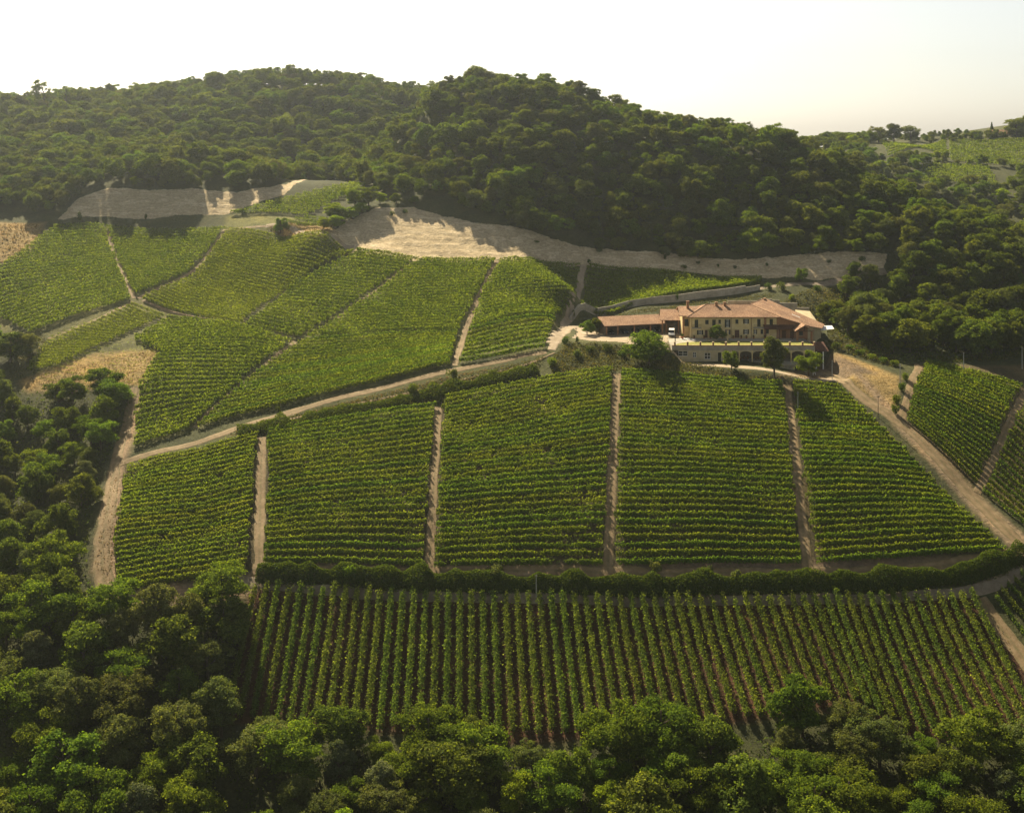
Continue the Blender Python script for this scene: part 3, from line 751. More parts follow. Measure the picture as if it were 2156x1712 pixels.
# wooded hill: nearest trees are individuals, the rest one forest
fb = hits([(560, 392), (700, 380), (745, 383), (772, 396), (800, 412), (870, 418), (940, 430), (1000, 455), (1100, 494), (1200, 520), (1350, 538), (1440, 548), (1500, 556), (1560, 556), (1600, 545), (1680, 542), (1760, 540), (1870, 538)])
lf = hits([(-80, 452), (60, 448), (110, 458), (165, 412), (240, 392), (400, 396), (500, 400)])
hill = list(lf) + list(fb) + [(150, 490), (190, 505), (230, 545), (215, 590), (150, 640), (60, 640), (20, 640), (-30, 760), (-160, 770), (-330, 760), (-380, 560)]
fpts = scatter(hill, 4.3, 31)
fh = np.array([float(H(*p)) for p in fpts])
cand = []
for p, z in zip(fpts, fh):
    cand.append((p[0], p[1], random.choice([0, 0, 1, 2, 2, 3, 4, 8, 8, 9, 10, 7, 11]), random.choice([4.5, 5.5, 6, 6.5, 7, 7.5, 8, 8.5, 9.5, 11]) * random.uniform(.9, 1.1)))
# far ridge on the right
rr_ = [tuple(hit(1700, 300)), tuple(hit(1790, 322)), tuple(hit(1840, 335)), tuple(hit(1930, 345)), tuple(hit(1930, 395)), tuple(hit(1990, 400)), tuple(hit(2110, 400)), tuple(hit(2200, 360)), (330, 700), (260, 600), (180, 600), (120, 640)]
for p in scatter(rr_, 7.5, 33): cand.append((p[0], p[1], random.choice(MIXED), random.uniform(7, 11)))
for q in ([(1830, 345), (1990, 338), (1990, 346), (1935, 350), (1840, 356)], [(2000, 342), (2200, 356), (2200, 368), (2100, 352), (2000, 350)]):
    for p in scatter(hits(q), 6, 34): cand.append((p[0], p[1], random.choice(MIXED), random.uniform(4, 8)))
for p in scatter(hits([(1700, 300), (1840, 284), (1850, 296), (1800, 330)]), 6, 35): cand.append((p[0], p[1], random.choice(MIXED), random.uniform(6, 10)))
for p in scatter(hits([(1845, 288), (1990, 286), (2090, 284), (2200, 278), (2200, 290), (2090, 296), (1850, 298)]), 4.5, 36): cand.append((p[0], p[1], random.choice(DARK), random.uniform(2.5, 6)))
nb = sum(len(b[2]) for b in bands)
budget = 285 - nb
cand.sort(key=lambda t: t[1])
vis = [t for t in cand if inframe(t[0], t[1], float(H(t[0], t[1])) + t[3], 20)]
own = vis[:max(0, budget)]
ownset = set((t[0], t[1]) for t in own)
rest = [t for t in cand if (t[0], t[1]) not in ownset]
for k in range(0, len(own), 45):
    nm = ('lowest band of trees above the pale bank', 'second band of trees above the pale bank', 'third band of trees above the pale bank', 'fourth band of trees above the pale bank', 'fifth band of trees above the pale bank')[min(k // 45, 4)]
    bands.append((nm, 'trees at the foot of the wooded hill', sorted(own[k:k + 45], key=lambda t: t[0] / t[1])))
for ph, grp, lst in bands:
    for i, (x, y, k, h) in enumerate(lst):
        lab = f'{PROTO[k][0]} tree, {ordinal(i + 1)} from the left, {ph}' if len(lst) > 1 else f'{PROTO[k][0]} {ph}'
        tree('tree', at(x, y, -.2), k, h, lab, grp, random.uniform(1.0, 1.3))
print('trees', NTREE, 'rest', len(rest), [len(b[2]) for b in bands])

# skyline trees that stand apart
for u, v, Y, k, h, lab in (
    (95, 232, 690, 11, 19, 'tall see-through tree group leader on the left skyline'), (140, 232, 692, 11, 15, 'second open tree on the left skyline, right of the tallest'), (178, 230, 694, 11, 14, 'thin open tree on the left skyline before the gap'),
    (1365, 262, 560, 10, 9, 'small pointed tree on the skyline right of the summit'), (1410, 262, 556, 0, 9, 'round dark tree on the skyline right of the summit'),
    (1762, 284, 830, 11, 10, 'slim open tree on the far right ridge'), (1790, 284, 832, 7, 9, 'paired pale tree on the far right ridge'),
    (1850, 284, 846, 7, 13, 'leftmost crown of the tree clump on the far ridge'), (1882, 284, 848, 9, 14, 'middle crown of the tree clump on the far ridge'), (1918, 283, 850, 7, 13, 'rightmost crown of the tree clump on the far ridge')):
    x = (u - 1078) * Y / FPX
    tree('tree', at(x, Y, -.3), k, h, lab, 'trees standing on the skyline', 1.25 if k != 11 else 1.0)

for u, k, h, lab in ((1960, 7, 4, 'low pale bush-like tree on the far right ridge line'), (2010, 0, 4, 'low dark tree on the far right ridge line'), (2060, 8, 5, 'small tree left of the tiny skyline house'), (2140, 0, 13, 'broad dark tree right of the tiny skyline house'), (2165, 2, 14, 'dark tree at the right frame edge on the ridge')):
    x = (u - 1078) * 838 / FPX; tree('tree', at(x, 838, -.3), k, h, lab, 'trees standing on the skyline', 1.3)

# the rest of the wood: one mass
def forest(name, lst, label):
    P_ = np.array([(x, y, float(H(x, y)) - .3) for x, y, k, h in lst], dtype=np.float32)
    me = bpy.data.meshes.new(name); me.vertices.add(len(P_)); me.vertices.foreach_set('co', P_.ravel())
    used = sorted(set(t[2] for t in lst))
    a = me.attributes.new('pick', 'INT', 'POINT'); a.data.foreach_set('value', np.array([used.index(t[2]) for t in lst], dtype=np.int32))
    a = me.attributes.new('scl', 'FLOAT_VECTOR', 'POINT')
    sv = np.array([[t[3] / PROTO[t[2]][2] * s for s in (q, q, 1)] for t in lst for q in (random.uniform(.95, 1.25),)], dtype=np.float32)
    a.data.foreach_set('vector', sv.ravel())
    a = me.attributes.new('rot', 'FLOAT_VECTOR', 'POINT'); a.data.foreach_set('vector', np.array([(0, 0, random.uniform(0, 6.28)) for _ in lst], dtype=np.float32).ravel())
    me.update()
    o = link(name, me)
    g = bpy.data.node_groups.new(name, 'GeometryNodeTree')
    g.interface.new_socket('Geometry', in_out='INPUT', socket_type='NodeSocketGeometry'); g.interface.new_socket('Geometry', in_out='OUTPUT', socket_type='NodeSocketGeometry')
    gi, go = g.nodes.new('NodeGroupInput'), g.nodes.new('NodeGroupOutput')
    iop = g.nodes.new('GeometryNodeInstanceOnPoints'); iop.inputs['Pick Instance'].default_value = True
    g2i = g.nodes.new('GeometryNodeGeometryToInstance'); joi = g.nodes.new('GeometryNodeJoinGeometry')
    for k in reversed(used):
        src = next(c for c in bpy.data.objects if c.type == 'MESH' and c.data == PROTO[k][1][1])
        inf = g.nodes.new('GeometryNodeObjectInfo'); inf.transform_space = 'ORIGINAL'; inf.inputs['Object'].default_value = src; inf.inputs['As Instance'].default_value = True
        g.links.new(inf.outputs['Geometry'], joi.inputs[0])
    g.links.new(joi.outputs[0], iop.inputs['Instance'])
    def att(nm, dt):
        n = g.nodes.new('GeometryNodeInputNamedAttribute'); n.data_type = dt; n.inputs['Name'].default_value = nm; return n.outputs['Attribute']
    g.links.new(gi.outputs[0], iop.inputs['Points'])
    g.links.new(att('pick', 'INT'), iop.inputs['Instance Index']); g.links.new(att('rot', 'FLOAT_VECTOR'), iop.inputs['Rotation']); g.links.new(att('scl', 'FLOAT_VECTOR'), iop.inputs['Scale'])
    g.links.new(iop.outputs[0], go.inputs[0])
    md = o.modifiers.new('instances', 'NODES'); md.node_group = g
    tag(o, label, 'forest', kind='stuff')
    return o
forest('forest', rest, 'dense green wood covering the hill and ridges behind the fields')

# ------------------------------------------------------------------ bushes, hedge, undergrowth
def bush_mesh(seed, mat, n=900, leaf=.2):
    r = np.random.default_rng(seed); cs, ns = [], []
    for _ in range(9):
        a = r.uniform(0, 6.28); q = r.uniform(0, .55)
        c = np.array([math.cos(a) * q, math.sin(a) * q, r.uniform(.3, .72)]); lr = r.uniform(.24, .42)
        d = unit(r.normal(size=(n // 9, 3)) + [0, 0, .2]); p = c + d * lr * r.uniform(.6, 1.1, (n // 9, 1)); p[:, 2] = np.abs(p[:, 2])
        cs.append(p); ns.append(unit(d * .6 + [0, 0, .4] + r.normal(size=d.shape) * .5))
    C_ = np.concatenate(cs); m_ = leaf_mesh('foliage', C_, r.uniform(.6, 1.3, len(C_)) * leaf * .5, np.concatenate(ns), 1.4, r); m_.materials.append(mat); return m_
STEM = MB().tube([(0, 0, -.3), (.03, 0, .25), (.02, .02, .6)], [.05, .04, .015], 5).tube([(0, 0, 0), (.2, .1, .5)], [.03, .01], 5).tube([(0, 0, 0), (-.18, -.1, .5)], [.03, .01], 5).mesh('stem'); STEM.materials.append(M['bark'])
BUSH = [bush_mesh(51, M['bush']), bush_mesh(52, M['bush']), bush_mesh(53, M['robinia']), bush_mesh(54, M['willow'])]
def bush(x, y, r_, h, k, label, group='bushes on the banks', name='bush'):
    o = empty(name, at(x, y, -.1)); o.scale = (r_, r_, h); o.rotation_euler = (0, 0, random.uniform(0, 6.28)); tag(o, label, 'bush', group)
    link('foliage', BUSH[k], None, o); link('stem', STEM, None, o); return o
for u, v, r_, h, k, lab in (
    (1160, 772, 2.6, 3.0, 2, 'rounded bush where the bank crest meets the courtyard bank'), (1190, 724, 2.2, 2.2, 0, 'low bush inside the bend of the entrance road'), (1215, 722, .8, 2.0, 1, 'small upright bush beside the entrance pole'),
    (1245, 744, 2.4, 2.2, 0, 'bush at the left end of the courtyard bank'), (1280, 742, 2.6, 2.8, 1, 'dark bush on the courtyard bank left of the walnut'), (1310, 752, 2.5, 2.0, 0, 'bush on the bank just left of the walnut'), (1215, 752, 2.4, 2.4, 3, 'olive bush on the courtyard bank by the crest'),
    (952, 800, 2.4, 3.2, 3, 'pale round bush below the dirt road'), (868, 832, 2.6, 3.0, 0, 'dusky bush on the strip below the dirt road'), (585, 868, 1.0, 1.6, 0, 'tiny bush beside the middle of the dirt road'), (540, 910, 1.4, 1.6, 1, 'dark bush at the head of the first climbing track'), (1040, 795, 2.2, 2.2, 0, 'bush at the bend of the bank above the vines'),
    (735, 1228, 2.4, 4.6, 2, 'tall bush rising from the left part of the hedge'), (1045, 1212, 3.6, 2.6, 3, 'broad pale bush in front of the hedge'), (1378, 1208, 2.2, 2.8, 3, 'pale round bush behind the hedge, left of a pair'), (1490, 1215, 2.6, 2.4, 3, 'pale bush at the hedge, right of a pair'), (1550, 1222, 2.0, 2.2, 3, 'small pale bush at the ragged hedge part'),
    (168, 466, 1.6, 3.2, 0, 'dark shrub at the foot of the left pale bank'), (307, 462, 1.0, 2.0, 0, 'little shrub under the left pale bank, middle'), (756, 530, 1.4, 2.0, 2, 'shrub where the track meets the main pale bank'),
    (1440, 566, 1.6, 1.4, 0, 'shrub clinging to the pale bank above the upper vines'), (1240, 556, 1.0, 1.5, 0, 'small shrub at the head of the gravel track'),
    (1618, 612, 2.0, 2.6, 0, 'left of two dark shrubs by the upper lane'), (1645, 612, 2.3, 3.0, 0, 'right of two dark shrubs by the upper lane'), (1668, 632, 1.8, 2.4, 2, 'yellow-green shrub on the slope behind the farmhouse'), (1720, 615, 2.0, 2.6, 1, 'dark shrub under the upper lane by the wood'),
    (1790, 735, 2.0, 1.6, 2, 'first bright shrub on the slope right of the farmhouse'), (1812, 746, 2.2, 1.8, 2, 'second bright shrub on the slope right of the farmhouse'), (1838, 756, 2.3, 1.8, 2, 'third bright shrub on the slope right of the farmhouse'), (1862, 764, 2.2, 1.9, 2, 'fourth bright shrub at the foot of the wood'), (1885, 770, 2.0, 2.0, 2, 'last bright shrub before the narrow side track'),
    (1905, 800, 1.6, 2.6, 2, 'upper shrub of the row beside the narrow side track'), (1898, 825, 1.7, 2.8, 1, 'second shrub of the row beside the narrow side track'), (1890, 850, 1.8, 3.0, 2, 'third shrub of the row beside the narrow side track'), (1885, 872, 1.8, 3.0, 1, 'lowest shrub of the row beside the narrow side track'),
    (1700, 760, 2.0, 2.2, 0, 'bush at the foot of the corner below the farmhouse'), (1760, 735, 2.4, 2.2, 0, 'dark bush against the farmhouse side slope'), (1800, 710, 2.6, 2.6, 1, 'dark bush at the edge of the wood beside the farmhouse')):
    x, y = hit(u, v); bush(x, y, r_, h, k, lab)
for i, (u, v) in enumerate(((826, 456), (852, 450), (1130, 512), (1262, 532), (1400, 548), (1470, 556), (1512, 562), (1548, 566), (1615, 560), (1745, 556), (1815, 552))):
    x, y = hit(u, v); bush(x, y, random.uniform(.8, 2.2), random.uniform(.8, 2.0), i % 2, f'{ordinal(i + 1)} scrubby shrub from the left growing on the main pale bank', 'shrubs on the pale bank')

def strip_leaves(pts, width, hgt, dens, leaf, prof=.5, lump=.25):
    """leafy bank along a line: shell of leaves over a rounded section"""
    c = resample(smooth(hits(pts)), .6); L = .6 * len(c); n = int(L * dens)
    t = rng.uniform(0, len(c) - 1.01, n); i = t.astype(int); f = (t - i)[:, None]
    p = c[i] * (1 - f) + c[i + 1] * f; d = unit(c[i + 1] - c[i]); nr = np.stack([-d[:, 1], d[:, 0]], 1)
    lum = np.interp(t, np.arange(0, len(c) + 4, 4), 1 + lump * rng.normal(size=len(np.arange(0, len(c) + 4, 4))))
    a = rng.uniform(0, math.pi, n); rr = rng.uniform(.68, 1.15, n) * lum
    off = np.cos(a) * width * .5 * rr; z = np.sin(a) ** prof * hgt * rr
    q = p + nr * off[:, None]
    N = np.c_[nr * np.cos(a)[:, None], np.sin(a)] * .7 + rng.normal(size=(n, 3)) * .5
    return np.c_[q, H(q[:, 0], q[:, 1]) + z], leaf * rng.uniform(.6, 1.3, n), unit(N)
hx = [(540, 1218), (620, 1221), (800, 1230), (1000, 1236), (1250, 1240), (1500, 1240), (1750, 1236), (1950, 1228), (2060, 1214), (2180, 1178)]
Cc, s_, N_ = strip_leaves(hx, 3.8, 2.3, 620, .25, .5, .2)
org = Cc.mean(0); org[2] = Cc[:, 2].min()
ho = empty('hedge', org); tag(ho, 'long dark hedge curving between the lane and the terraced vines', 'hedge')
link('foliage', leaf_mesh('foliage', Cc - org, s_, N_), M['bush'], ho)
link('branches', MB().tube([tuple(np.array(at(*q, .3)) - org) for q in resample(hits(hx), 4.0)], .12, 5).mesh('branches'), M['bark'], ho)

bk = [(500, 918), (600, 896), (700, 878), (800, 858), (900, 836), (980, 815), (1060, 800), (1130, 782)]
Cc, s_, N_ = strip_leaves(bk, 4.6, 1.5, 300, .28, .6, .3)
org = Cc.mean(0); org[2] = Cc[:, 2].min()
ho = empty('hedge', org); tag(ho, 'overgrown bank hedge between the dirt road and the terraced vines', 'hedge')
link('foliage', leaf_mesh('foliage', Cc - org, s_, N_), M['bush'], ho)
link('branches', MB().tube([tuple(np.array(at(*q, .2)) - org) for q in resample(hits(bk), 4.0)], .1, 5).mesh('branches'), M['bark'], ho)
US = []
def cover(poly, dens, hgt, leaf, world=False):
    poly = np.asarray(poly if world else hits(poly)); lo, hi = poly.min(0), poly.max(0)
    n = int((hi - lo).prod() * dens); p = lo + rng.uniform(size=(n, 2)) * (hi - lo); p = p[sdist(poly, p[:, 0], p[:, 1]) < 0]
    lumps = .5 + .5 * np.sin(p[:, 0] * .9 + 2 * np.sin(p[:, 1] * .7)) * np.sin(p[:, 1] * 1.1 + p[:, 0] * .4)
    z = H(p[:, 0], p[:, 1]) + rng.uniform(0, 1, len(p)) * hgt * (.25 + lumps)
    return np.c_[p, z], leaf * rng.uniform(.6, 1.4, len(p)), unit(rng.normal(size=(len(p), 3)) * .6 + [0, 0, .7])
def stuff(name, parts, mat, label, cat):
    Cx, sx, nx_ = (np.concatenate([q[k] for q in parts]) for k in range(3))
    m_ = leaf_mesh(name, Cx, sx, nx_); return tag(link(name, m_, mat), label, cat, kind='stuff')
stuff('undergrowth', [cover([(480, 915), (600, 880), (760, 842), (900, 810), (1060, 775), (1150, 752), (1130, 778), (1000, 812), (925, 852), (760, 880), (560, 912)], 9, .9, .3),
    cover([(1165, 752), (1200, 722), (1240, 728), (1330, 732), (1400, 742), (1480, 772), (1560, 786), (1640, 800), (1640, 808), (1480, 795), (1300, 782), (1160, 790)], 12, 1.1, .3),
    cover([(1740, 690), (1775, 700), (1900, 755), (1880, 775), (1790, 748), (1745, 750)], 9, 1.0, .3), cover([(1640, 640), (1700, 612), (1790, 598), (1870, 580), (1790, 640), (1740, 690)], 7, 1.0, .32),
    cover(SOILN, .9, .35, .22, True),
    cover([(1250, 672), (1310, 662), (1400, 648), (1500, 634), (1600, 620), (1640, 622), (1600, 634), (1480, 646), (1400, 658), (1300, 672)], 8, .7, .26), cover([(1255, 722), (1330, 726), (1400, 734), (1440, 750), (1400, 752), (1320, 742), (1230, 730)], 9, .8, .26), cover([(20, 700), (110, 715), (70, 800), (20, 800)], 4, .6, .3),
    cover([(2100, 750), (2170, 735), (2170, 752), (1960, 762), (1950, 752)], 6, .9, .3)], M['weeds'], 'mixed weeds and brambles on the banks around the house', 'weeds')
stuff('dry_grass', [cover([(1745, 765), (1790, 755), (1895, 800), (1880, 868), (1800, 815)], 2.5, .25, .18), cover([(40, 800), (330, 738), (340, 760), (300, 815), (70, 826)], 4, .4, .24), cover([(-40, 472), (95, 472), (60, 540), (-40, 566)], 2, .5, .4),
    cover([(200, 1190), (235, 1000), (250, 1000), (235, 1250)], 6, .3, .2), cover([(560, 482), (620, 465), (700, 475), (720, 515), (650, 505)], 4, .4, .3), cover([(1570, 782), (1640, 796), (1740, 792), (1660, 806)], 6, .4, .25), cover([(480, 921), (760, 838), (1060, 768), (1060, 774), (760, 846), (560, 905)], 7, .4, .25)], M['drygrass'], 'dry yellow grass on the bare patches and track edges', 'grass')
# the cleared wood floor is overgrown
stuff('bracken', [cover(valley, 2.6, 2.2, .35, True), cover(left, 2.2, 2.2, .38, True), cover(rightw, 1.2, 1.6, .45, True), cover([(1770, 700), (1840, 725), (1910, 750), (2000, 745), (2170, 735), (2170, 750), (1960, 765), (1900, 770), (1800, 735)], 4, 1.4, .35)], M['bush'], 'dark undergrowth filling the gaps between the near trees', 'undergrowth')
# ------------------------------------------------------------------ building materials
def tilemat(name, stops):
    m, nt, out = new_mat(name)
    geo = nd(nt, 'ShaderNodeNewGeometry')
    n1 = noise(nt, 2.6, 5, geo.outputs['Position'], .8); n2 = noise(nt, .25, 3, geo.outputs['Position'])
    c = ramp(nt, stops, n1.outputs[0]); v = ramp(nt, [(.35, (.75, .72, .7)), (.65, (1.15, 1.12, 1.05))], n2.outputs[0])
    b = nd(nt, 'ShaderNodeBsdfPrincipled'); b.inputs['Roughness'].default_value = .9; b.inputs['Specular IOR Level'].default_value = .15
    nt.links.new(rgbmix(nt, 'MULTIPLY', 1, c.outputs[0], v.outputs[0]), b.inputs['Base Color'])
    w = nd(nt, 'ShaderNodeTexWave', wave_type='BANDS', bands_direction='X'); w.inputs['Scale'].default_value = 1.3; w.inputs['Distortion'].default_value = .6
    nt.links.new(geo.outputs['Position'], w.inputs['Vector'])
    ad = nd(nt, 'ShaderNodeMath', operation='ADD'); nt.links.new(w.outputs[0], ad.inputs[0]); nt.links.new(n1.outputs[0], ad.inputs[1])
    bp = nd(nt, 'ShaderNodeBump'); bp.inputs['Strength'].default_value = .7; bp.inputs['Distance'].default_value = .08
    nt.links.new(ad.outputs[0], bp.inputs['Height']); nt.links.new(bp.outputs[0], b.inputs['Normal']); nt.links.new(b.outputs[0], out.inputs[0])
    return m
M['tile'] = tilemat('clay_tiles', [(.32, (.12, .065, .042)), (.43, (.23, .13, .08)), (.54, (.33, .2, .125)), (.66, (.5, .38, .27))])
M['tile_dark'] = tilemat('dark_clay_tiles', [(.3, (.06, .028, .02)), (.5, (.11, .05, .034)), (.7, (.17, .09, .06))])
M['stucco'] = matte('yellow_stucco', [(.3, (.48, .37, .17)), (.5, (.58, .46, .23)), (.7, (.64, .52, .3))], .6, bump=.15)
M['stucco_pale'] = matte('pale_stucco', [(.3, (.33, .28, .17)), (.5, (.43, .36, .22)), (.7, (.5, .43, .28))], .5, bump=.15)
M['brick'] = matte('brick_wall', [(.3, (.19, .09, .045)), (.5, (.29, .15, .075)), (.7, (.36, .21, .12))], 2.5, bump=.3, stretch=(1, 1, 3))
M['concrete'] = matte('concrete', [(.3, (.2, .18, .14)), (.5, (.29, .265, .21)), (.7, (.37, .34, .28))], .5, bump=.2)
M['shutter'] = matte('dark_wood', [(.3, (.012, .016, .012)), (.7, (.03, .035, .025))], 4, rough=.6)
M['door'] = matte('brown_door_wood', [(.3, (.06, .025, .014)), (.7, (.12, .055, .03))], 5, rough=.6)
M['white'] = matte('white_paint', [(.3, (.68, .68, .65)), (.7, (.8, .8, .77))], 1, rough=.45, spec=.5)
M['paving'] = matte('stone_paving', [(.3, (.26, .23, .19)), (.5, (.33, .3, .25)), (.7, (.4, .37, .31))], 1.2, bump=.2)
M['lawn'] = matte('lawn', [(.3, (.13, .15, .025)), (.5, (.2, .2, .035)), (.7, (.27, .24, .06))], .8, bump=.5, bscale=6)
M['metal'] = matte('dark_iron', [(.3, (.02, .02, .02)), (.7, (.05, .05, .045))], 3, rough=.5)
M['copper'] = matte('copper_pipe', [(.3, (.14, .06, .03)), (.7, (.22, .1, .055))], 3, rough=.5, metallic=.3)
M['barrel'] = matte('oak_staves', [(.3, (.12, .06, .03)), (.7, (.24, .13, .07))], 4)
M['pot'] = matte('terracotta', [(.3, (.25, .1, .055)), (.7, (.36, .16, .09))], 4)
M['rubber'] = matte('tyre_rubber', [(.3, (.012, .012, .012)), (.7, (.03, .03, .03))], 6)
M['polegrey'] = matte('pole_concrete', [(.3, (.3, .29, .26)), (.7, (.42, .41, .37))], 2)
M['shade'] = matte('shaded_masonry', [(.3, (.12, .095, .065)), (.7, (.2, .16, .115))], 1.2, bump=.3)  # masonry inside the open bays, their shade put into its colour
def glossy(name, colr, rough=.08, metallic=0):
    m, nt, out = new_mat(name); b = nd(nt, 'ShaderNodeBsdfPrincipled'); b.inputs['Base Color'].default_value = (*colr, 1)
    b.inputs['Roughness'].default_value = rough; b.inputs['Metallic'].default_value = metallic
    n1 = noise(nt, 2, 2); r_ = ramp(nt, [(.3, tuple(c * .85 for c in colr)), (.7, tuple(min(1, c * 1.1) for c in colr))], n1.outputs[0]); nt.links.new(r_.outputs[0], b.inputs['Base Color'])
    nt.links.new(b.outputs[0], out.inputs[0]); return m
M['glass'] = glossy('window_glass', (.02, .025, .028))
M['chrome'] = glossy('chrome', (.6, .6, .6), .2, 1)
M['lampglass'] = glossy('lamp_glass', (.55, .55, .5), .15)

# ------------------------------------------------------------------ farmhouse
YF, YT = 402.0, 388.0
def fx(u, Y=YF): return (u - 1078) * Y / FPX
def fz(v, Y=YF): return CAMZ - Y * (v - HOR) / FPX
def wall_open(mb, x0, x1, z0, z1, y, ops, depth=.28):
    """front wall with real openings and reveals"""
    xs = sorted({x0, x1, *[c for o in ops for c in o[:2]]}); zs = sorted({z0, z1, *[c for o in ops for c in o[2:4]]})
    for a, b in zip(xs, xs[1:]):
        for c, d in zip(zs, zs[1:]):
            mx, mz = (a + b) / 2, (c + d) / 2
            if any(o[0] < mx < o[1] and o[2] < mz < o[3] for o in ops): continue
            mb.face([(a, y, c), (b, y, c), (b, y, d), (a, y, d)])
    for o in ops:
        a, b, c, d = o[:4]; yy = y + depth
        mb.face([(a, y, c), (a, y, d), (a, yy, d), (a, yy, c)]); mb.face([(b, y, c), (b, yy, c), (b, yy, d), (b, y, d)])
        mb.face([(a, y, d), (b, y, d), (b, yy, d), (a, yy, d)]); mb.face([(a, y, c), (a, yy, c), (b, yy, c), (b, y, c)])

def window(parent, x0, x1, z0, z1, y, kind):
    """one opening: pane with frame and, where the photo has them, open shutters"""
    if kind == 'door':
        d = MB().box(x0, x1, y + .16, y + .24, z0, z1).build('door', M['door'], parent)
        MB().box((x0 + x1) / 2 + .1, (x0 + x1) / 2 + .16, y + .12, y + .16, z0 + .95, z0 + 1.15).build('handle', M['metal'], d); return d
    if kind == 'closed':
        d = MB().box(x0, (x0 + x1) / 2 - .01, y + .1, y + .16, z0, z1).box((x0 + x1) / 2 + .01, x1, y + .1, y + .16, z0, z1).build('shutters', M['shutter'], parent)
        MB().box(x0 - .06, x1 + .06, y - .1, y, z0 - .1, z0 - .003).build('sill', M['stucco_pale'], d); return d
    p = MB().box(x0, x1, y + .2, y + .24, z0, z1).build('window', M['glass'], parent)
    f = MB(); w = .08; xm = (x0 + x1) / 2
    f.box(x0, x0 + w, y + .13, y + .198, z0, z1).box(x1 - w, x1, y + .13, y + .198, z0, z1).box(xm - w * .6, xm + w * .6, y + .135, y + .198, z0, z1)
    f.box(x0 + w, x1 - w, y + .137, y + .197, z1 - w, z1).box(x0 + w, x1 - w, y + .137, y + .197, z0, z0 + w).box(x0 + w, x1 - w, y + .139, y + .197, (z0 + z1) / 2 - .04, (z0 + z1) / 2 + .04)
    f.build('frame', M['white'], p)
    if kind == 'shut':
        ws = (x1 - x0) * .55
        for a, b in ((x0 - ws - .02, x0 - .02), (x1 + .02, x1 + .02 + ws)): MB().box(a, b, y - .07, y - .005, z0, z1).build('shutter', M['shutter'], p)
    return p

house = empty('farmhouse', (72, 402, ZC)); tag(house, 'long yellow two-storey farmhouse with red clay tile roof', 'farmhouse')
ZE = 70.85
def op(u0, u1, v0, v1, k): return (fx(u0), fx(u1), fz(v1), fz(v0), k)
ops = [op(1462.6, 1470, 673.5, 690, 'closed'), op(1485, 1492, 674, 683, 'closed'), op(1499.7, 1507, 673.5, 689, 'closed'), op(1512.7, 1517.8, 673.5, 682, 'closed'), op(1529, 1534.5, 673, 689.4, 'shut'), op(1548.5, 1554.6, 673, 682, 'closed'),
       op(1568, 1573.6, 672.2, 682, 'shut'), op(1594.3, 1601.5, 672, 688, 'closed'), op(1620.3, 1627.5, 672, 688, 'closed'), op(1471, 1477, 695.5, 705, 'shut'), op(1484, 1490, 695, 711.5, 'door'), op(1512, 1518, 695.5, 705, 'shut'), op(1530, 1535, 694.5, 704.5, 'shut'),
       op(1546.7, 1556.8, 695, 711.8, 'door'), op(1568, 1573.6, 694, 703.8, 'shut'), op(1588.5, 1592, 694, 703.5, 'shut'), op(1601.5, 1606.6, 694, 703.5, 'closed'), op(1612.4, 1618.9, 693.5, 703, 'closed')]
mb = MB(); wall_open(mb, 55.9, 83.5, ZC - .3, ZE, YF, ops)
mb.face([(55.9, YF, ZC - .3), (55.9, 416, ZC - .3), (55.9, 416, ZE), (55.9, YF, ZE)]).face([(83.5, YF, ZC - .3), (83.5, 416, ZC - .3), (83.5, 416, ZE), (83.5, YF, ZE)]).face([(55.9, 416, ZC - .3), (83.5, 416, ZC - .3), (83.5, 416, ZE), (55.9, 416, ZE)])
mb.face([(55.9, YF + .5, ZC - .3), (83.5, YF + .5, ZC - .3), (83.5, YF + .5, ZE), (55.9, YF + .5, ZE)])
mb.build('wall', M['stucco'], house)
for o in ops: window(house, *o[:4], YF, o[4])
E1, B_, R1, R2, A1 = (54.7, 400.9, 70.9), (84.0, 400.9, 70.9), (62.0, 409, 73.85), (75.8, 409, 73.85), (82.4, 418, 74.6)
Cc_, Dd = (93.6, 400.7, 68.0), (99.2, 407, 67.7)
E1b, Bk = (54.7, 417.5, 70.9), (78.5, 419, 71.4)
MB().slab([E1, B_, R2, R1], .22).slab([B_, A1, R2], .22).build('roof', M['tile'], house)
MB().slab([E1, R1, E1b], .22).slab([R1, R2, A1, Bk, E1b], .22).build('rear_roof', M['tile'], house)
rw = MB().slab([B_, Cc_, (97.2, 401.8, 67.3), Dd, A1], .22).build('wing_roof', M['tile'], house)
MB().slab([(88.6, 406.2, 71.05), (90.8, 404.4, 70.25), (91.0, 404.7, 70.25), (88.8, 406.5, 71.05)], .1).build('skylight', M['white'], rw)
MB().tube([E1, R1, R2], .13, 6).tube([R2, B_], .11, 6).tube([B_, A1], .13, 6).tube([R2, A1], .13, 6).build('ridge_tiles', M['tile'], house)
MB().tube([(54.7, 400.82, 70.78), (84.0, 400.82, 70.78)], .08, 6).build('gutter', M['copper'], house)
for u in (1456.5, 1539.5, 1582): MB().tube([(fx(u), YF - .08, ZC), (fx(u), YF - .08, 70.7)], .06, 6).build('downpipe', M['copper'], house)
for u in (1611, 1637.5): MB().box(fx(u) - .35, fx(u) + .35, YF - .2, YF - .003, ZC, 70.6).build('brick_pier', M['brick'], house)
for (cx, cy, h) in ((65.0, 408.1, 1.3), (67.7, 408.1, 1.3), (55.9, 408, 1.9), (82.0, 416.2, 1.5)):
    ch = MB().box(cx - .4, cx + .4, cy - .35, cy + .35, 72.0, 73.7 + h * .6).build('chimney', M['brick'], house)
    MB().box(cx - .52, cx + .52, cy - .47, cy + .47, 73.7 + h * .6, 73.85 + h * .6).build('cap', M['tile'], ch)
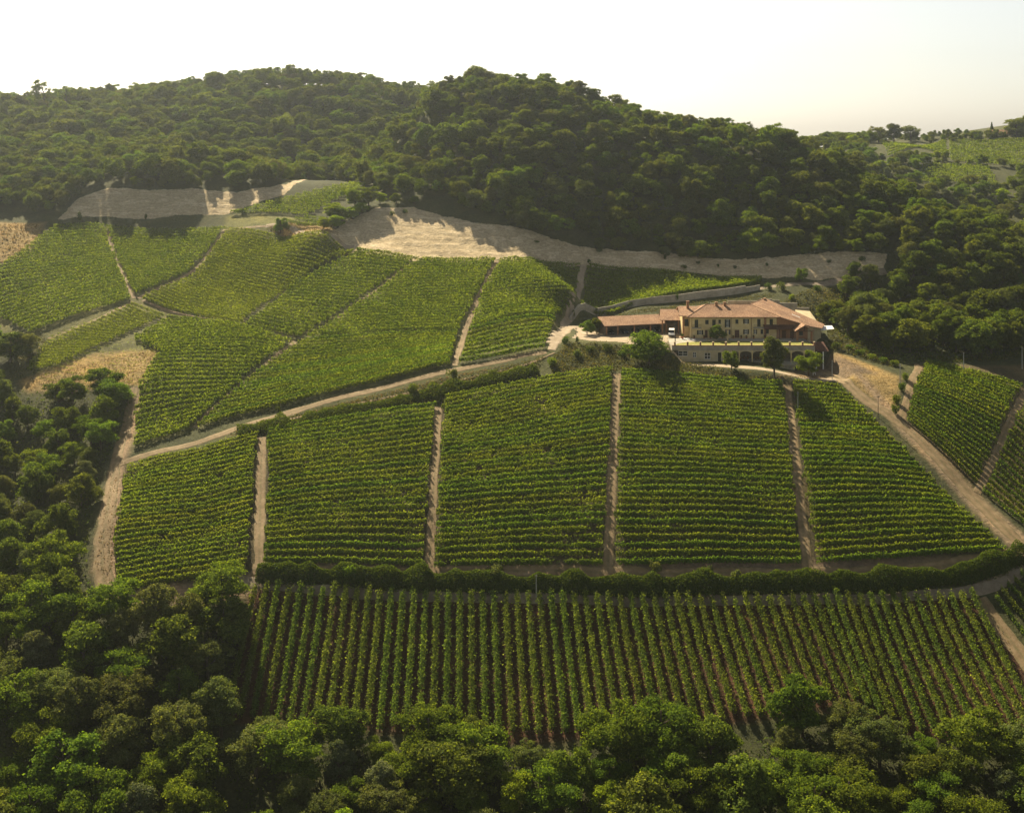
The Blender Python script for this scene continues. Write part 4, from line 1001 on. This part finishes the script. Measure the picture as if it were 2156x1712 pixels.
# balconies
for x0, x1, z in ((fx(1586), fx(1637), 67.55), (fx(1457), fx(1476), 67.45)):
    bl = MB().box(x0, x1, YF - 1.0, YF - .003, z - .18, z).build('balcony', M['paving'], house)
    r_ = MB().box(x0, x1, YF - 1.0, YF - .96, z + .95, z + 1.0)
    n = int((x1 - x0) / .28)
    for k in range(n + 1): xx = x0 + .02 + (x1 - x0 - .04) * k / n; r_.box(xx - .012, xx + .012, YF - .99, YF - .97, z, z + .95)
    r_.build('railing', M['metal'], bl)
# brick wing with sloping gable, tower end
mb = MB(); wall_open(mb, 83.5, 92.7, ZC - .3, 68.1, YF, [(84.6, 85.9, ZC, 66.6), (87.2, 88.4, ZC, 66.4), (90, 91.2, ZC + .9, 66.3)])
mb.face([(83.5, YF, 68.1), (92.7, YF, 68.1), (83.5, YF, 70.75)]).face([(83.5, YF + .5, ZC), (92.7, YF + .5, ZC), (92.7, YF + .5, 68.0), (83.5, YF + .5, 68.0)])
mb.build('brick_wall', M['brick'], house)
window(house, 84.6, 85.9, ZC, 66.6, YF, 'door'); window(house, 87.2, 88.4, ZC, 66.4, YF, 'door'); window(house, 90, 91.2, ZC + .9, 66.3, YF, 'closed')
MB().prism([(92.7, YF + .004), (94.6, YF - .3), (97.6, 405), (97.6, 420), (92.7, 420)], 55.5, [68.0, 67.5, 67.2, 70, 70.5]).build('end_wall', M['stucco_pale'], house)
MB().tube([(94.55, YF - .38, 57), (94.55, YF - .38, 67.3)], .06, 6).build('downpipe', M['copper'], house)
lt = MB().slab([(fx(1607), YF - .003, 68.35), (88.2, YF - .003, 68.35), (88.2, YF - 2.2, 67.35), (fx(1607), YF - 2.2, 67.35)], .15).build('lean_to_roof', M['tile_dark'], house)
for x in (79.2, 83.4, 87.4): MB().box(x - .12, x + .12, YF - 2.1, YF - 1.86, ZC, 67.25).build('post', M['door'], house)
pr = MB().slab([(87.5, 396.2, 67.3), (90.5, 396.2, 69.1), (90.5, YF - .01, 69.1), (87.5, YF - .01, 67.3)], .16).slab([(90.5, 396.2, 69.1), (93.5, 396.2, 67.3), (93.5, YF - .01, 67.3), (90.5, YF - .01, 69.1)], .16).build('porch_roof', M['tile'], house)
MB().box(87.9, 93.1, 396.7, 396.95, 67.05, 67.25).prism([(90.4, 396.7), (90.6, 396.7), (90.6, 396.95), (90.4, 396.95)], 67.25, 68.9).build('porch_beam', M['door'], house)
for x in (88.3, 92.7): MB().box(x - .28, x + .28, 396.6, 397.15, ZC, 67.05).build('porch_pillar', M['brick'], house)
# left link block
MB().face([(53.9, 404.5, ZC - .3), (55.9, 404.5, ZC - .3), (55.9, 404.5, 71.1), (53.9, 404.5, 71.1)]).face([(53.9, 404.5, ZC - .3), (53.9, 412, ZC - .3), (53.9, 412, 71.1), (53.9, 404.5, 71.1)]).box(53.9, 55.9, 403.2, 404.4, 67.3, 67.5).build('link_wall', M['stucco'], house)
MB().box(53.55, 54.15, 402.7, 403.3, ZC - .2, 71.05).build('corner_pillar', M['brick'], house)
MB().box(54.4, 55.6, 404.35, 404.45, 67.6, 69.7).build('shutters', M['shutter'], house)
MB().slab([(52.5, 402.4, 71.1), (57.2, 402.4, 71.1), (60.6, 409.5, 73.1), (53.0, 409.5, 73.1)], .2).slab([(53.0, 409.5, 73.1), (60.6, 409.5, 73.1), (60, 416, 71.2), (53, 416, 71.2)], .2).build('link_roof', M['tile'], house)
MB().slab([(97.4, 407.2, 67.2), (101.6, 407.2, 67.3), (101.6, 404.3, 66.7), (97.4, 404.3, 66.3)], .1).build('awning', M['white'], house)
for x in (99.5, 101.5): MB().tube([(x, 404.6, 60.5), (x, 404.6, 66.55)], .04, 5).build('awning_pole', M['metal'], house)

# ------------------------------------------------------------------ terrace in front of the house
ter = empty('terrace', (70, 388, ZL)); tag(ter, 'long raised terrace with lawn, brick posts and arched cellar front', 'terrace')
tx = lambda u: (u - 1078) * YT / FPX
XL, XR = 48.4, 91.7
MB().box(XL, XR, YT, YT + .35, 62.75, ZC + .02).build('fascia', M['concrete'], ter)
lw = MB()
lops = [(tx(1428), tx(1448), 61.0, 62.55), (tx(1459), tx(1466), 60.6, 62.2), (tx(1483.5), tx(1496), 60.1, 62.0), (tx(1511.7), tx(1518.5), ZL + .1, 62.1)]
wall_open(lw, 50.6, 66.6, ZL - 1.2, 62.75, YT + .06, lops, .3)
lw.build('cellar_wall', M['stucco_pale'], ter)
window(ter, *lops[0], YT + .06, 'win'); window(ter, *lops[1], YT + .06, 'win'); window(ter, *lops[2], YT + .06, 'win'); window(ter, *lops[3], YT + .06, 'closed')
cols = [66.6, 70.0 - 1.2, 72.7, 76.6, 80.5, 84.5, 88.4, 91.5]
for a, b in zip(cols, cols[1:]):
    ab, bb = a + .16, b - .16; n = 10; zt, zs = 62.74, 61.55; mx = (ab + bb) / 2; rx = (bb - ab) / 2; arch = MB()
    pts = [(mx - rx * math.cos(math.pi * k / n), zs + (62.5 - zs) * math.sin(math.pi * k / n)) for k in range(n + 1)]
    for p, q in zip(pts, pts[1:]):
        arch.face([(p[0], YT + .05, p[1]), (q[0], YT + .05, q[1]), (q[0], YT + .05, zt), (p[0], YT + .05, zt)])
        arch.face([(p[0], YT + .05, p[1]), (p[0], YT + .38, p[1]), (q[0], YT + .38, q[1]), (q[0], YT + .05, q[1])])
    arch.build('arch', M['stucco_pale'], ter)
for x in cols[1:]:
    MB().box(x - .16, x + .16, YT + .03, YT + .4, float(zlow(x)) - .4, 62.74).build('column', M['stucco'], ter)
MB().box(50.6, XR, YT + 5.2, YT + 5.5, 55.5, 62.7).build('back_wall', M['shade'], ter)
MB().box(66.6, XR - .01, YT + .1, YT + 5.19, ZL - .35, ZL + .06).build('cellar_floor', M['paving'], ter)
MB().box(XL, XL + .3, YT + .36, YT + 13, 58.5, ZC - .05).box(XR - .3, XR, YT + .36, YT + 13.2, 55.5, ZC - .05).build('side_wall', M['concrete'], ter)
MB().box(XL + .31, XR - .31, YT + .36, YT + 13.9, ZC - .5, ZC - .02).build('slab', M['concrete'], ter)
MB().prism([(48.75, 388.4), (91.35, 388.4), (91.35, 395.2), (63, 396.6), (56, 395.2), (51, 392.2)], ZC - .02, ZC + .08).build('lawn', M['lawn'], ter)
MB().prism([(63, 396.62), (91.35, 395.22), (91.35, 401.95), (55, 401.95), (55.5, 397.5), (57, 396)], ZC - .02, ZC + .04).build('patio', M['paving'], ter)
MB().box(XL, XR, YT - .04, YT + .3, ZC + .022, ZC + .2).build('kerb', M['brick'], ter)
for k in range(12):
    x = tx(1421 + 26.9 * k); x = min(x, XR - .25)
    p = MB().box(x - .24, x + .24, YT - .07, YT + .4, ZC + .2, ZC + 1.15).build('parapet_post', M['brick'], ter)
    MB().box(x - .3, x + .3, YT - .13, YT + .46, ZC + 1.15, ZC + 1.24).build('cap', M['stucco_pale'], p)
rl = MB().tube([(tx(1421), YT + .16, ZC + 1.0), (XR - .3, YT + .16, ZC + 1.0)], .025, 5).tube([(tx(1421), YT + .16, ZC + .6), (XR - .3, YT + .16, ZC + .6)], .02, 5)
rl.build('railing', M['metal'], ter)
# sunken garage under the right end
gar = MB(); wall_open(gar, 79.8, 89.6, 55.6, 58.75, 385.2, [(85.0, 88.0, 55.6, 58.4)], 2.4); gar.face([(79.8, 385.2, 55.6), (79.8, 388, 55.6), (79.8, 388, 58.75), (79.8, 385.2, 58.75)]).face([(89.6, 385.2, 55.6), (89.6, 388, 55.6), (89.6, 388, 58.75), (89.6, 385.2, 58.75)])
gar.build('garage_wall', M['concrete'], ter)
MB().box(79.5, 89.9, 384.9, 388.05, 58.75, 59.1).build('garage_roof', M['concrete'], ter)
MB().box(85.0, 88.0, 387.6, 387.7, 55.6, 58.4).build('garage_back', M['shutter'], ter)  # near-black panel at the back of the garage opening
cn = MB().slab([(91.9, 395, 64.2), (95.9, 395, 64.2), (96.4, 390, 62.2), (92.1, 390, 62.2)], .18).build('side_canopy', M['tile_dark'], ter)
for x in (92.6, 94.7): MB().box(x - .15, x + .15, 390.1, 390.4, 55.5, 62.1).build('canopy_pillar', M['white'], ter)

# ------------------------------------------------------------------ carport, shed, walls
cpo = empty('carport', (*PZ(1340, 704, ZC), ZC)); tag(cpo, 'long open carport with brick posts and tiled lean-to roof', 'carport')
c0, c1 = np.array(PZ(1277, 707, ZC)), np.array(PZ(1403, 701, ZC)); cdv = unit(c1 - c0); cnv = np.array([-cdv[1], cdv[0]])
f0, f1 = c0 - cdv * .9 - cnv * .7, c1 - cnv * .7; b0, b1 = f0 + cnv * 6.6, f1 + cnv * 6.6
MB().slab([(*f0, 67.25), (*f1, 67.25), (*b1, 69.3), (*b0, 69.3)], .2).build('roof', M['tile'], cpo)
for t in (0, .185, .46, .73, 1.0):
    p = c0 + (c1 - c0) * t; MB().prism([p - cdv * .2 - cnv * .2, p + cdv * .2 - cnv * .2, p + cdv * .2 + cnv * .2, p - cdv * .2 + cnv * .2], ZC - .2, 67.15).build('post', M['brick'], cpo)
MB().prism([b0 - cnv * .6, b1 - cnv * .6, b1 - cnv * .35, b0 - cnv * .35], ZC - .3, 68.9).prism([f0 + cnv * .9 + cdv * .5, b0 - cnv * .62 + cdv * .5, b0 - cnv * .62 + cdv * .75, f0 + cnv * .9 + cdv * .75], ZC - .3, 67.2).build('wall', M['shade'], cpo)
MB().tube([(*(f0), 67.1), (*(f1), 67.1)], .1, 5).build('beam', M['door'], cpo)
sh = empty('shed', (51, 413, ZC)); tag(sh, 'taller tiled shed between the carport and the farmhouse', 'shed')
MB().slab([(47.4, 410.6, 68.5), (54.4, 410.6, 68.5), (53.8, 418.5, 70.9), (48.3, 418.5, 70.9)], .2).build('roof', M['tile'], sh)
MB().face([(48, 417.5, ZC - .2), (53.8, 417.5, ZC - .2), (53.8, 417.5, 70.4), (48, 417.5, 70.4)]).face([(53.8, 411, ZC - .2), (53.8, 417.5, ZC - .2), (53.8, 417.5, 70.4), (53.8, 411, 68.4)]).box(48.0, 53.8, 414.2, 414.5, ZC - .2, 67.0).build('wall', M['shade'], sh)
for x in (48.2, 53.4): MB().box(x - .2, x + .2, 411, 411.4, ZC - .2, 68.3).build('post', M['brick'], sh)

sw = empty('stepped_wall', (80, 424.3, ZC)); tag(sw, 'stepped concrete retaining wall behind the farmhouse roofs', 'wall')
for u0, u1, v in ((1395, 1430, 652), (1430, 1495, 645), (1495, 1532, 639), (1532, 1603, 633.5), (1603, 1626, 629.5), (1626, 1641.5, 632.5), (1641.5, 1679, 638), (1679, 1704, 648)):
    Y = 424.3 + (0.02 if u0 in (1430, 1532, 1626, 1679) else 0); MB().box(fx(u0, Y), fx(u1, Y) - .01, Y, Y + .4, 62.5, fz(v, Y)).build('wall_section', M['concrete'], sw)
wp = smooth(hits([(1200, 676), (1210, 664), (1240, 659), (1300, 653), (1400, 641), (1500, 627), (1560, 618), (1600, 611)]), 1)
rw_ = empty('retaining_wall', at(*wp[len(wp) // 2])); tag(rw_, 'curved pale concrete retaining wall under the upper vineyard', 'wall')
for i, (a, b) in enumerate(zip(wp[:-1], wp[1:])):
    d = unit(b - a); n2_ = np.array([-d[1], d[0]]) * .18; b = b - d * .03
    za, zb = float(H(*a)), float(H(*b)); ha, hb = (1.2 + min(1, i / 2) * 1.3, 1.2 + min(1, (i + 1) / 2) * 1.3)
    if i > len(wp) - 4: ha, hb = ha * .75, hb * .7
    MB().prism([a - n2_, b - n2_, b + n2_, a + n2_], [za - 1.5, zb - 1.5, zb - 1.5, za - 1.5], [za + ha, zb + hb, zb + hb, za + ha]).build('wall_panel', M['concrete'], rw_)
for i, q in enumerate((2, 5, 9)):
    p = wp[q]; o = bush(p[0], p[1] - .3, .7, 2.3, 0, ('ivy tuft hanging over the left end of the curved wall', 'ivy tuft hanging over the curved wall, second from left', 'ivy tuft hanging over the curved wall behind the shed')[i], 'ivy tufts on the curved wall', 'ivy')
    o['category'] = 'ivy'; o.location.z += .9

# courtyard and drive surfaces
def sheet(name, poly, mat, lift):
    g = [(x, y) for x in np.arange(poly[:, 0].min(), poly[:, 0].max(), .8) for y in np.arange(poly[:, 1].min(), poly[:, 1].max(), .8)]
    g = np.array(g); g = g[sdist(poly, g[:, 0] + .4, g[:, 1] + .4) < 0]
    V = np.concatenate([np.c_[g[:, 0] + a, g[:, 1] + b] for a, b in ((0, 0), (.8, 0), (.8, .8), (0, .8))]).reshape(4, -1, 2).transpose(1, 0, 2).reshape(-1, 2)
    return tag(link(name, poly_mesh(name, np.c_[V, H(V[:, 0], V[:, 1]) + lift], np.arange(len(V)).reshape(-1, 4), 4), mat), kind='structure')
sheet('courtyard', np.array([PZ(1205, 712, ZC), PZ(1240, 718, ZC), PZ(1300, 720, ZC), PZ(1350, 725, ZC), PZ(1405, 731, ZC), (49, 392), (54, 400), (54, 418), (48, 418), (36, 416), (22, 417)]), M['gravel'], .05)
track('entrance_lane', [PZ(1165, 732, ZC - 1.5), PZ(1182, 702, ZC), PZ(1200, 688, ZC), PZ(1222, 690, ZC), PZ(1245, 712, ZC)], 4.4, M['gravel'], .09, True)
track('driveway', [(36, 394), (43, 387.5), (50, 384.2), (58, 382.6), (68, 379.2), (78, 375.8), (88, 373.5), (97, 376)], 4.6, M['gravel'], .06, True, .1)
MB().prism([(52.2, 399.5), (56.5, 398.2), (57.5, 400), (54, 403)], ZC - .1, ZC + .1).build('path', M['white'])['kind'] = 'structure'

# ------------------------------------------------------------------ trees by the house
for u, v, k, h, sq, lab in ((1366, 770, 12, 10.8, 1.2, 'big round walnut tree on the bank below the courtyard'), (1630, 796, 9, 13, .85, 'tall slender tree in front of the arcade'), (1540, 780, 8, 6.2, .95, 'small tree standing before the cellar wall'), (1702, 794, 4, 8.2, 1.05, 'spreading tree in front of the sunken garage'),
    (1236, 706, 8, 5.2, 1.0, 'bushy tree left of the carport end'), (1256, 703, 0, 5.6, .9, 'dark tree against the carport end'), (590, 492, 8, 6.4, 1.0, 'lone round tree on the saddle by the pale track'), (604, 486, 7, 3.4, 1.0, 'small grey tree beside the lone saddle tree'),
    (682, 484, 5, 5, 1.5, 'leftmost sunlit tree of the bright group at the saddle'), (705, 482, 5, 5.5, 1.5, 'second sunlit tree of the bright group at the saddle'), (722, 470, 8, 6.5, 1.5, 'third sunlit tree of the bright group at the saddle'), (742, 462, 5, 5.5, 1.5, 'bright yellow-green tree in the middle of the saddle group'), (700, 462, 5, 7, 1.5, 'tree at the back of the bright saddle group'),
    (762, 452, 5, 5, 1.5, 'sixth sunlit tree of the bright group at the saddle'), (776, 436, 3, 9, 1.2, 'uppermost sunlit tree of the bright saddle group'), (748, 440, 4, 9, 1.2, 'rear upper tree of the bright saddle group'), (800, 430, 5, 5, 1.2, 'low bright tree on the brow above the pale bank'), (835, 430, 8, 4.5, 1.2, 'low green tree on the brow right of the bright group'), (872, 432, 3, 4, 1.2, 'lowest of the small trees on the bank brow'),
    (1686, 596, 8, 5.6, 1.0, 'small tree beside the upper lane before the pale bank'), (1800, 588, 0, 7, .8, 'dark tree at the end of the upper lane')):
    x, y = hit(u, v); tree('tree', at(x, y, -.2), k, h, lab, 'trees around the farm', sq)
tree('topiary_tree', ((1508 - 1078) * 397.5 / FPX, 397.5, ZC), 1, 4.9, 'clipped round dark tree on the lawn before the facade', 'trees around the farm', 1.12)

# ------------------------------------------------------------------ vehicles
def vehicle(name, loc, rz, L, W, Hh, prof, cabin, mat, label, group=None, wheel=.31, cat='car'):
    """side profile prof [(x, z)] as body, cabin [(x, z)] glazed, four wheels with rims"""
    o = empty(name, loc); o.rotation_euler = (0, 0, rz); tag(o, label, cat, group)
    def ext(pr, w0, w1, zt):
        b = MB(); n = len(pr)
        ws = [w0 + (w1 - w0) * max(0, min(1, (z - .5) / max(.1, zt - .5))) for _, z in pr]
        b.add([(x, -w / 2, z) for (x, z), w in zip(pr, ws)] + [(x, w / 2, z) for (x, z), w in zip(pr, ws)], [tuple(range(n)), tuple(range(2 * n - 1, n - 1, -1))] + [((i + 1) % n, i, i + n, (i + 1) % n + n) for i in range(n)])
        return b
    link('body', ext(prof, W, W * .86, Hh).mesh('body'), mat, o)
    link('glazing', ext(cabin, W * .95, W * .88, Hh).mesh('glazing'), M['glass'], o)
    for sx in (-.31, .31):
        for sy in (-1, 1):
            y = sy * (W / 2 - .08)
            w = link('wheel', MB().tube([(sx * L, y - .1, wheel), (sx * L, y + .1, wheel)], wheel, 12).mesh('wheel'), M['rubber'], o)
            link('rim', MB().tube([(sx * L, y + sy * .1, wheel), (sx * L, y + sy * .115, wheel)], wheel * .6, 10).mesh('rim'), M['chrome'], w)
    for sy in (-1, 1):
        link('headlight', MB().box(L / 2 - .06, L / 2 + .015, sy * W * .36 - .14, sy * W * .36 + .14, .58, .74).mesh('headlight'), M['lampglass'], o)
    link('bumper', MB().box(L / 2 - .02, L / 2 + .09, -W * .47, W * .47, .34, .52).mesh('bumper'), M['rubber'], o)
    return o
carp = [(-2.05, .3), (2.0, .3), (2.05, .62), (1.9, .78), (.95, .93), (.35, 1.4), (-1.1, 1.42), (-1.75, .98), (-2.05, .88)]
carc = [(.97, .95), (.4, 1.36), (-1.12, 1.38), (-1.7, 1.0)]
paints = [glossy('paint_' + n, c, .25) for n, c in (('black', (.012, .012, .014)), ('blue', (.02, .03, .06)), ('grey', (.09, .09, .09)), ('silver', (.35, .35, .35)), ('green', (.02, .04, .025)))]
ang = math.atan2(-cnv[1], -cnv[0])
for t, pm, lab in ((.10, paints[0], 'black car in the leftmost carport bay'), (.34, paints[1], 'dark blue car in the second carport bay'), (.54, paints[4], 'dark green car half hidden behind the walnut, third bay'), (.66, paints[3], 'silver car behind the walnut crown in the carport'), (.80, paints[2], 'grey car in the last but one carport spot'), (.92, paints[0], 'black car next to the last carport post')):
    p = c0 + (c1 - c0) * t + cnv * 2.6; vehicle('parked_car', (*p, ZC + .06), ang, 4.1, 1.68, 1.42, carp, carc, pm, lab, 'cars parked in the carport')
vanp = [(-2.4, .35), (2.4, .35), (2.45, .75), (2.3, 1.05), (1.75, 1.2), (1.15, 2.05), (.9, 2.15), (-2.35, 2.15), (-2.4, 1.9)]
vehicle('white_van', ((1415 - 1078) * 405.5 / FPX, 406.5, ZC + .06), R(-98), 4.9, 1.95, 2.15, vanp, [(1.77, 1.24), (1.2, 2.02), (.4, 2.02), (.4, 1.24)], M['white'], 'white van parked in the courtyard facing the terrace', None, .34, 'van')

# ------------------------------------------------------------------ poles and wires
def pole(u, v, h, r_, mat, label, arm=False, xy=None, z=None):
    x, y = xy or hit(u, v); zz = z if z is not None else float(H(x, y))
    o = empty('utility_pole', (x, y, zz)); tag(o, label, 'pole', 'poles on the farm')
    link('shaft', MB().tube([(0, 0, -.8), (0, 0, h)], [r_, r_ * .7], 8).mesh('shaft'), mat, o)
    link('insulator', MB().box(-.35, .35, -.05, .05, h - .45, h - .33).tube([(-.3, 0, h - .33), (-.3, 0, h - .15)], .05, 6).tube([(.3, 0, h - .33), (.3, 0, h - .15)], .05, 6).mesh('insulator'), M['metal'], o)
    return (x, y, zz + h)
pA = pole(1895, 812, 6.2, .14, M['polegrey'], 'pale utility pole at the corner of the dry grass patch')
pB = pole(2029, 790, 6.6, .14, M['polegrey'], 'pale utility pole at the top of the right-hand vineyard')
pC = pole(1752, 800, 5.6, .12, M['polegrey'], 'pale utility pole below the garage beside the dirt road')
pD = pole(1849, 880, 6.0, .1, M['post'], 'dark wooden pole at the edge of the broad dirt road')
pE = pole(1129, 1258, 5.2, .1, M['polegrey'], 'slender pale pole standing before the hedge by the lane')
pF = pole(1213, 722, 4.6, .09, M['post'], 'thin wooden pole at the bend of the entrance lane')
pG = pole(2152, 778, 6.8, .14, M['polegrey'], 'pale utility pole at the right frame edge under the wood')
pH = pole(0, 0, 6.2, .16, M['metal'], 'dark lamp post rising beside the white van', xy=(tx(1423), 389.6), z=ZC)
pI = pole(1680, 868, 5.6, .1, M['polegrey'], 'slender pole among the vines by the fourth climbing track')
def wire(a, b, sag, lab):
    pts = [tuple(np.array(a) * (1 - t) + np.array(b) * t - np.array([0, 0, sag * 4 * t * (1 - t)])) for t in np.linspace(0, 1, 14)]
    o = MB().tube(pts, .022, 4).build('power_line', M['metal']); tag(o, lab, 'wire', 'overhead wires')
wire(pC, pA, .8, 'overhead wire from the garage pole to the grass patch pole'); wire(pA, pB, 1.0, 'overhead wire from the grass patch to the upper right pole'); wire(pB, pG, .8, 'overhead wire running to the right frame edge'); wire(pE, pI, 2.2, 'long thin wire slanting over the middle vines'); wire(pI, pC, 1.2, 'thin wire rising to the garage pole')

# ------------------------------------------------------------------ small things about the house
pprof = [(.16, 0), (.24, .32), (.27, .36), (.22, .36), (.2, .3)]
def lathe(prof, n=10):
    b = MB(); k = len(prof); b.add([(r_ * math.cos(2 * math.pi * i / n), r_ * math.sin(2 * math.pi * i / n), z) for i in range(n) for r_, z in prof], [(i * k + j, ((i + 1) % n) * k + j, ((i + 1) % n) * k + j + 1, i * k + j + 1) for i in range(n) for j in range(k - 1)]); return b
POTM = lathe(pprof).mesh('pot', smooth=True); POTM.materials.append(M['pot'])
def potted(x, y, lab, s=1.3):
    o = empty('flower_pot', (x, y, ZC + .05)); o.scale = (s, s, s); tag(o, lab, 'pot', 'flower pots along the facade')
    link('pot', POTM, None, o); p = link('plant', BUSH[random.randrange(2)], None, o, (0, 0, .3)); p.scale = (.35, .35, .5)
for i, u in enumerate((1461, 1482, 1495, 1521, 1543, 1560, 1571, 1586, 1609)): potted(fx(u), YF - .6, f'{ordinal(i + 1)} flower pot from the left along the yellow facade')
potted(53.2, 400.6, 'dark urn with plant beside the white paved path', 2.2)
STV = lathe([(.2, 0), (.28, .25), (.31, .45), (.28, .65), (.2, .9), (0, .9)], 12).mesh('staves', smooth=True); STV.materials.append(M['barrel'])
HOOP = lathe([(.3, .2), (.302, .27), (.29, .27)], 12).mesh('hoop'); HOOP.materials.append(M['metal'])
for i, x in enumerate((69.9, 71.0, 71.9, 73.6, 74.5, 75.4, 76.0, 77.6, 78.6, 81.8, 82.9)):
    o = empty('barrel', (x, YT + 3.6 + .4 * (i % 2), ZL + .06)); o.scale = (1.25, 1.25, 1.25); tag(o, f'{ordinal(i + 1)} wooden barrel from the left under the arches', 'barrel', 'barrels under the arches')
    link('staves', STV, None, o); link('hoop', HOOP, None, o); link('hoop', HOOP, None, o, (0, 0, .24))
o = MB().tube([(0, 0, -.2), (.05, 0, 2.0)], .1, 6).tube([(.05, 0, 1.0), (.75, 0, 2.0)], .09, 6).tube([(.3, 0, 1.2), (.8, 0, 0)], .09, 6).tube([(.05, 0, 2.0), (-.5, 0, 1.5)], .07, 6).mesh('garden_ornament')
x, y = hit(1712, 790); tag(link('garden_ornament', o, M['white'], None, at(x, y)), 'white branching ornament beside the spreading tree near the garage', 'ornament')
bn = empty('bench', (fx(1499, 396), 396, ZC + .05)); tag(bn, 'low stone bench under the clipped round tree', 'bench', None)
MB().box(bn.location.x - 1.6, bn.location.x + 1.6, 395.7, 396.3, ZC + .45, ZC + .58).build('seat', M['stucco_pale'], bn)
for s in (-1.2, 1.2): MB().box(bn.location.x + s - .15, bn.location.x + s + .15, 395.8, 396.2, ZC + .05, ZC + .45).build('leg', M['stucco_pale'], bn)
pl = empty('brick_pillar', (fx(1532, 398), 398, ZC + .04)); tag(pl, 'slim free-standing brick pillar at the edge of the patio', 'pillar')
MB().box(pl.location.x - .22, pl.location.x + .22, 397.8, 398.2, ZC + .04, ZC + 3.2).build('shaft', M['stucco'], pl); MB().box(pl.location.x - .3, pl.location.x + .3, 397.7, 398.3, ZC + 3.2, ZC + 3.35).build('cap', M['tile'], pl)

# ------------------------------------------------------------------ far ridge: house and spruce
zf = float(H(322, 846)) - 3.2
fh_ = empty('distant_house', (322, 846, zf)); tag(fh_, 'tiny red-roofed house on the far right skyline', 'house')
fw = MB(); wall_open(fw, 316, 328, zf - 1, zf + 4.5, 842, [(317.5, 318.8, zf + 1.4, zf + 3), (321.2, 322.5, zf, zf + 2.6), (325, 326.3, zf + 1.4, zf + 3)])
fw.box(316, 328, 842.4, 850, zf - 1, zf + 4.5).build('wall', M['stucco_pale'], fh_)
for a, b, c, d in ((317.5, 318.8, 1.4, 3), (325, 326.3, 1.4, 3)): MB().box(a, b, 842.25, 842.35, zf + c, zf + d).build('window', M['glass'], fh_)
MB().box(321.2, 322.5, 842.25, 842.35, zf, zf + 2.6).build('door', M['door'], fh_)
MB().slab([(315, 841.2, zf + 4.3), (329, 841.2, zf + 4.3), (329, 846, zf + 6.8), (315, 846, zf + 6.8)], .2).slab([(315, 846, zf + 6.8), (329, 846, zf + 6.8), (329, 851, zf + 4.3), (315, 851, zf + 4.3)], .2).build('roof', M['tile'], fh_)
sp = empty('spruce', at(318, 850, 0)); tag(sp, 'pointed dark spruce beside the tiny skyline house', 'tree')
r_ = np.random.default_rng(5); n = 2600; t = r_.uniform(0, 1, n) ** .8; a = r_.uniform(0, 6.28, n); q = (1 - t) * 2.6 * r_.uniform(.5, 1.05, n) * (.75 + .25 * np.cos(t * 40))
link('crown', leaf_mesh('crown', np.c_[np.cos(a) * q, np.sin(a) * q, 1.0 + t * 7.5 - q * .3], np.full(n, .5), unit(np.c_[np.cos(a), np.sin(a), np.ones(n)] + r_.normal(size=(n, 3)) * .4)), M['oak'], sp)
link('trunk', MB().tube([(0, 0, -.5), (0, 0, 8)], [.2, .03], 6).mesh('trunk'), M['bark'], sp)
# ------------------------------------------------------------------ haze
m, nt, out = new_mat('haze')
pv = nd(nt, 'ShaderNodeVolumePrincipled')
pv.inputs['Color'].default_value = (.84, .93, 1.0, 1)
pv.inputs['Density'].default_value = HAZE
pv.inputs['Anisotropy'].default_value = .8
nt.links.new(pv.outputs[0], out.inputs['Volume'])
hz = MB().box(-960, 960, -210, 1760, float(GZ.min()) - 3, 185).build('haze', m)
tag(hz, kind='stuff')
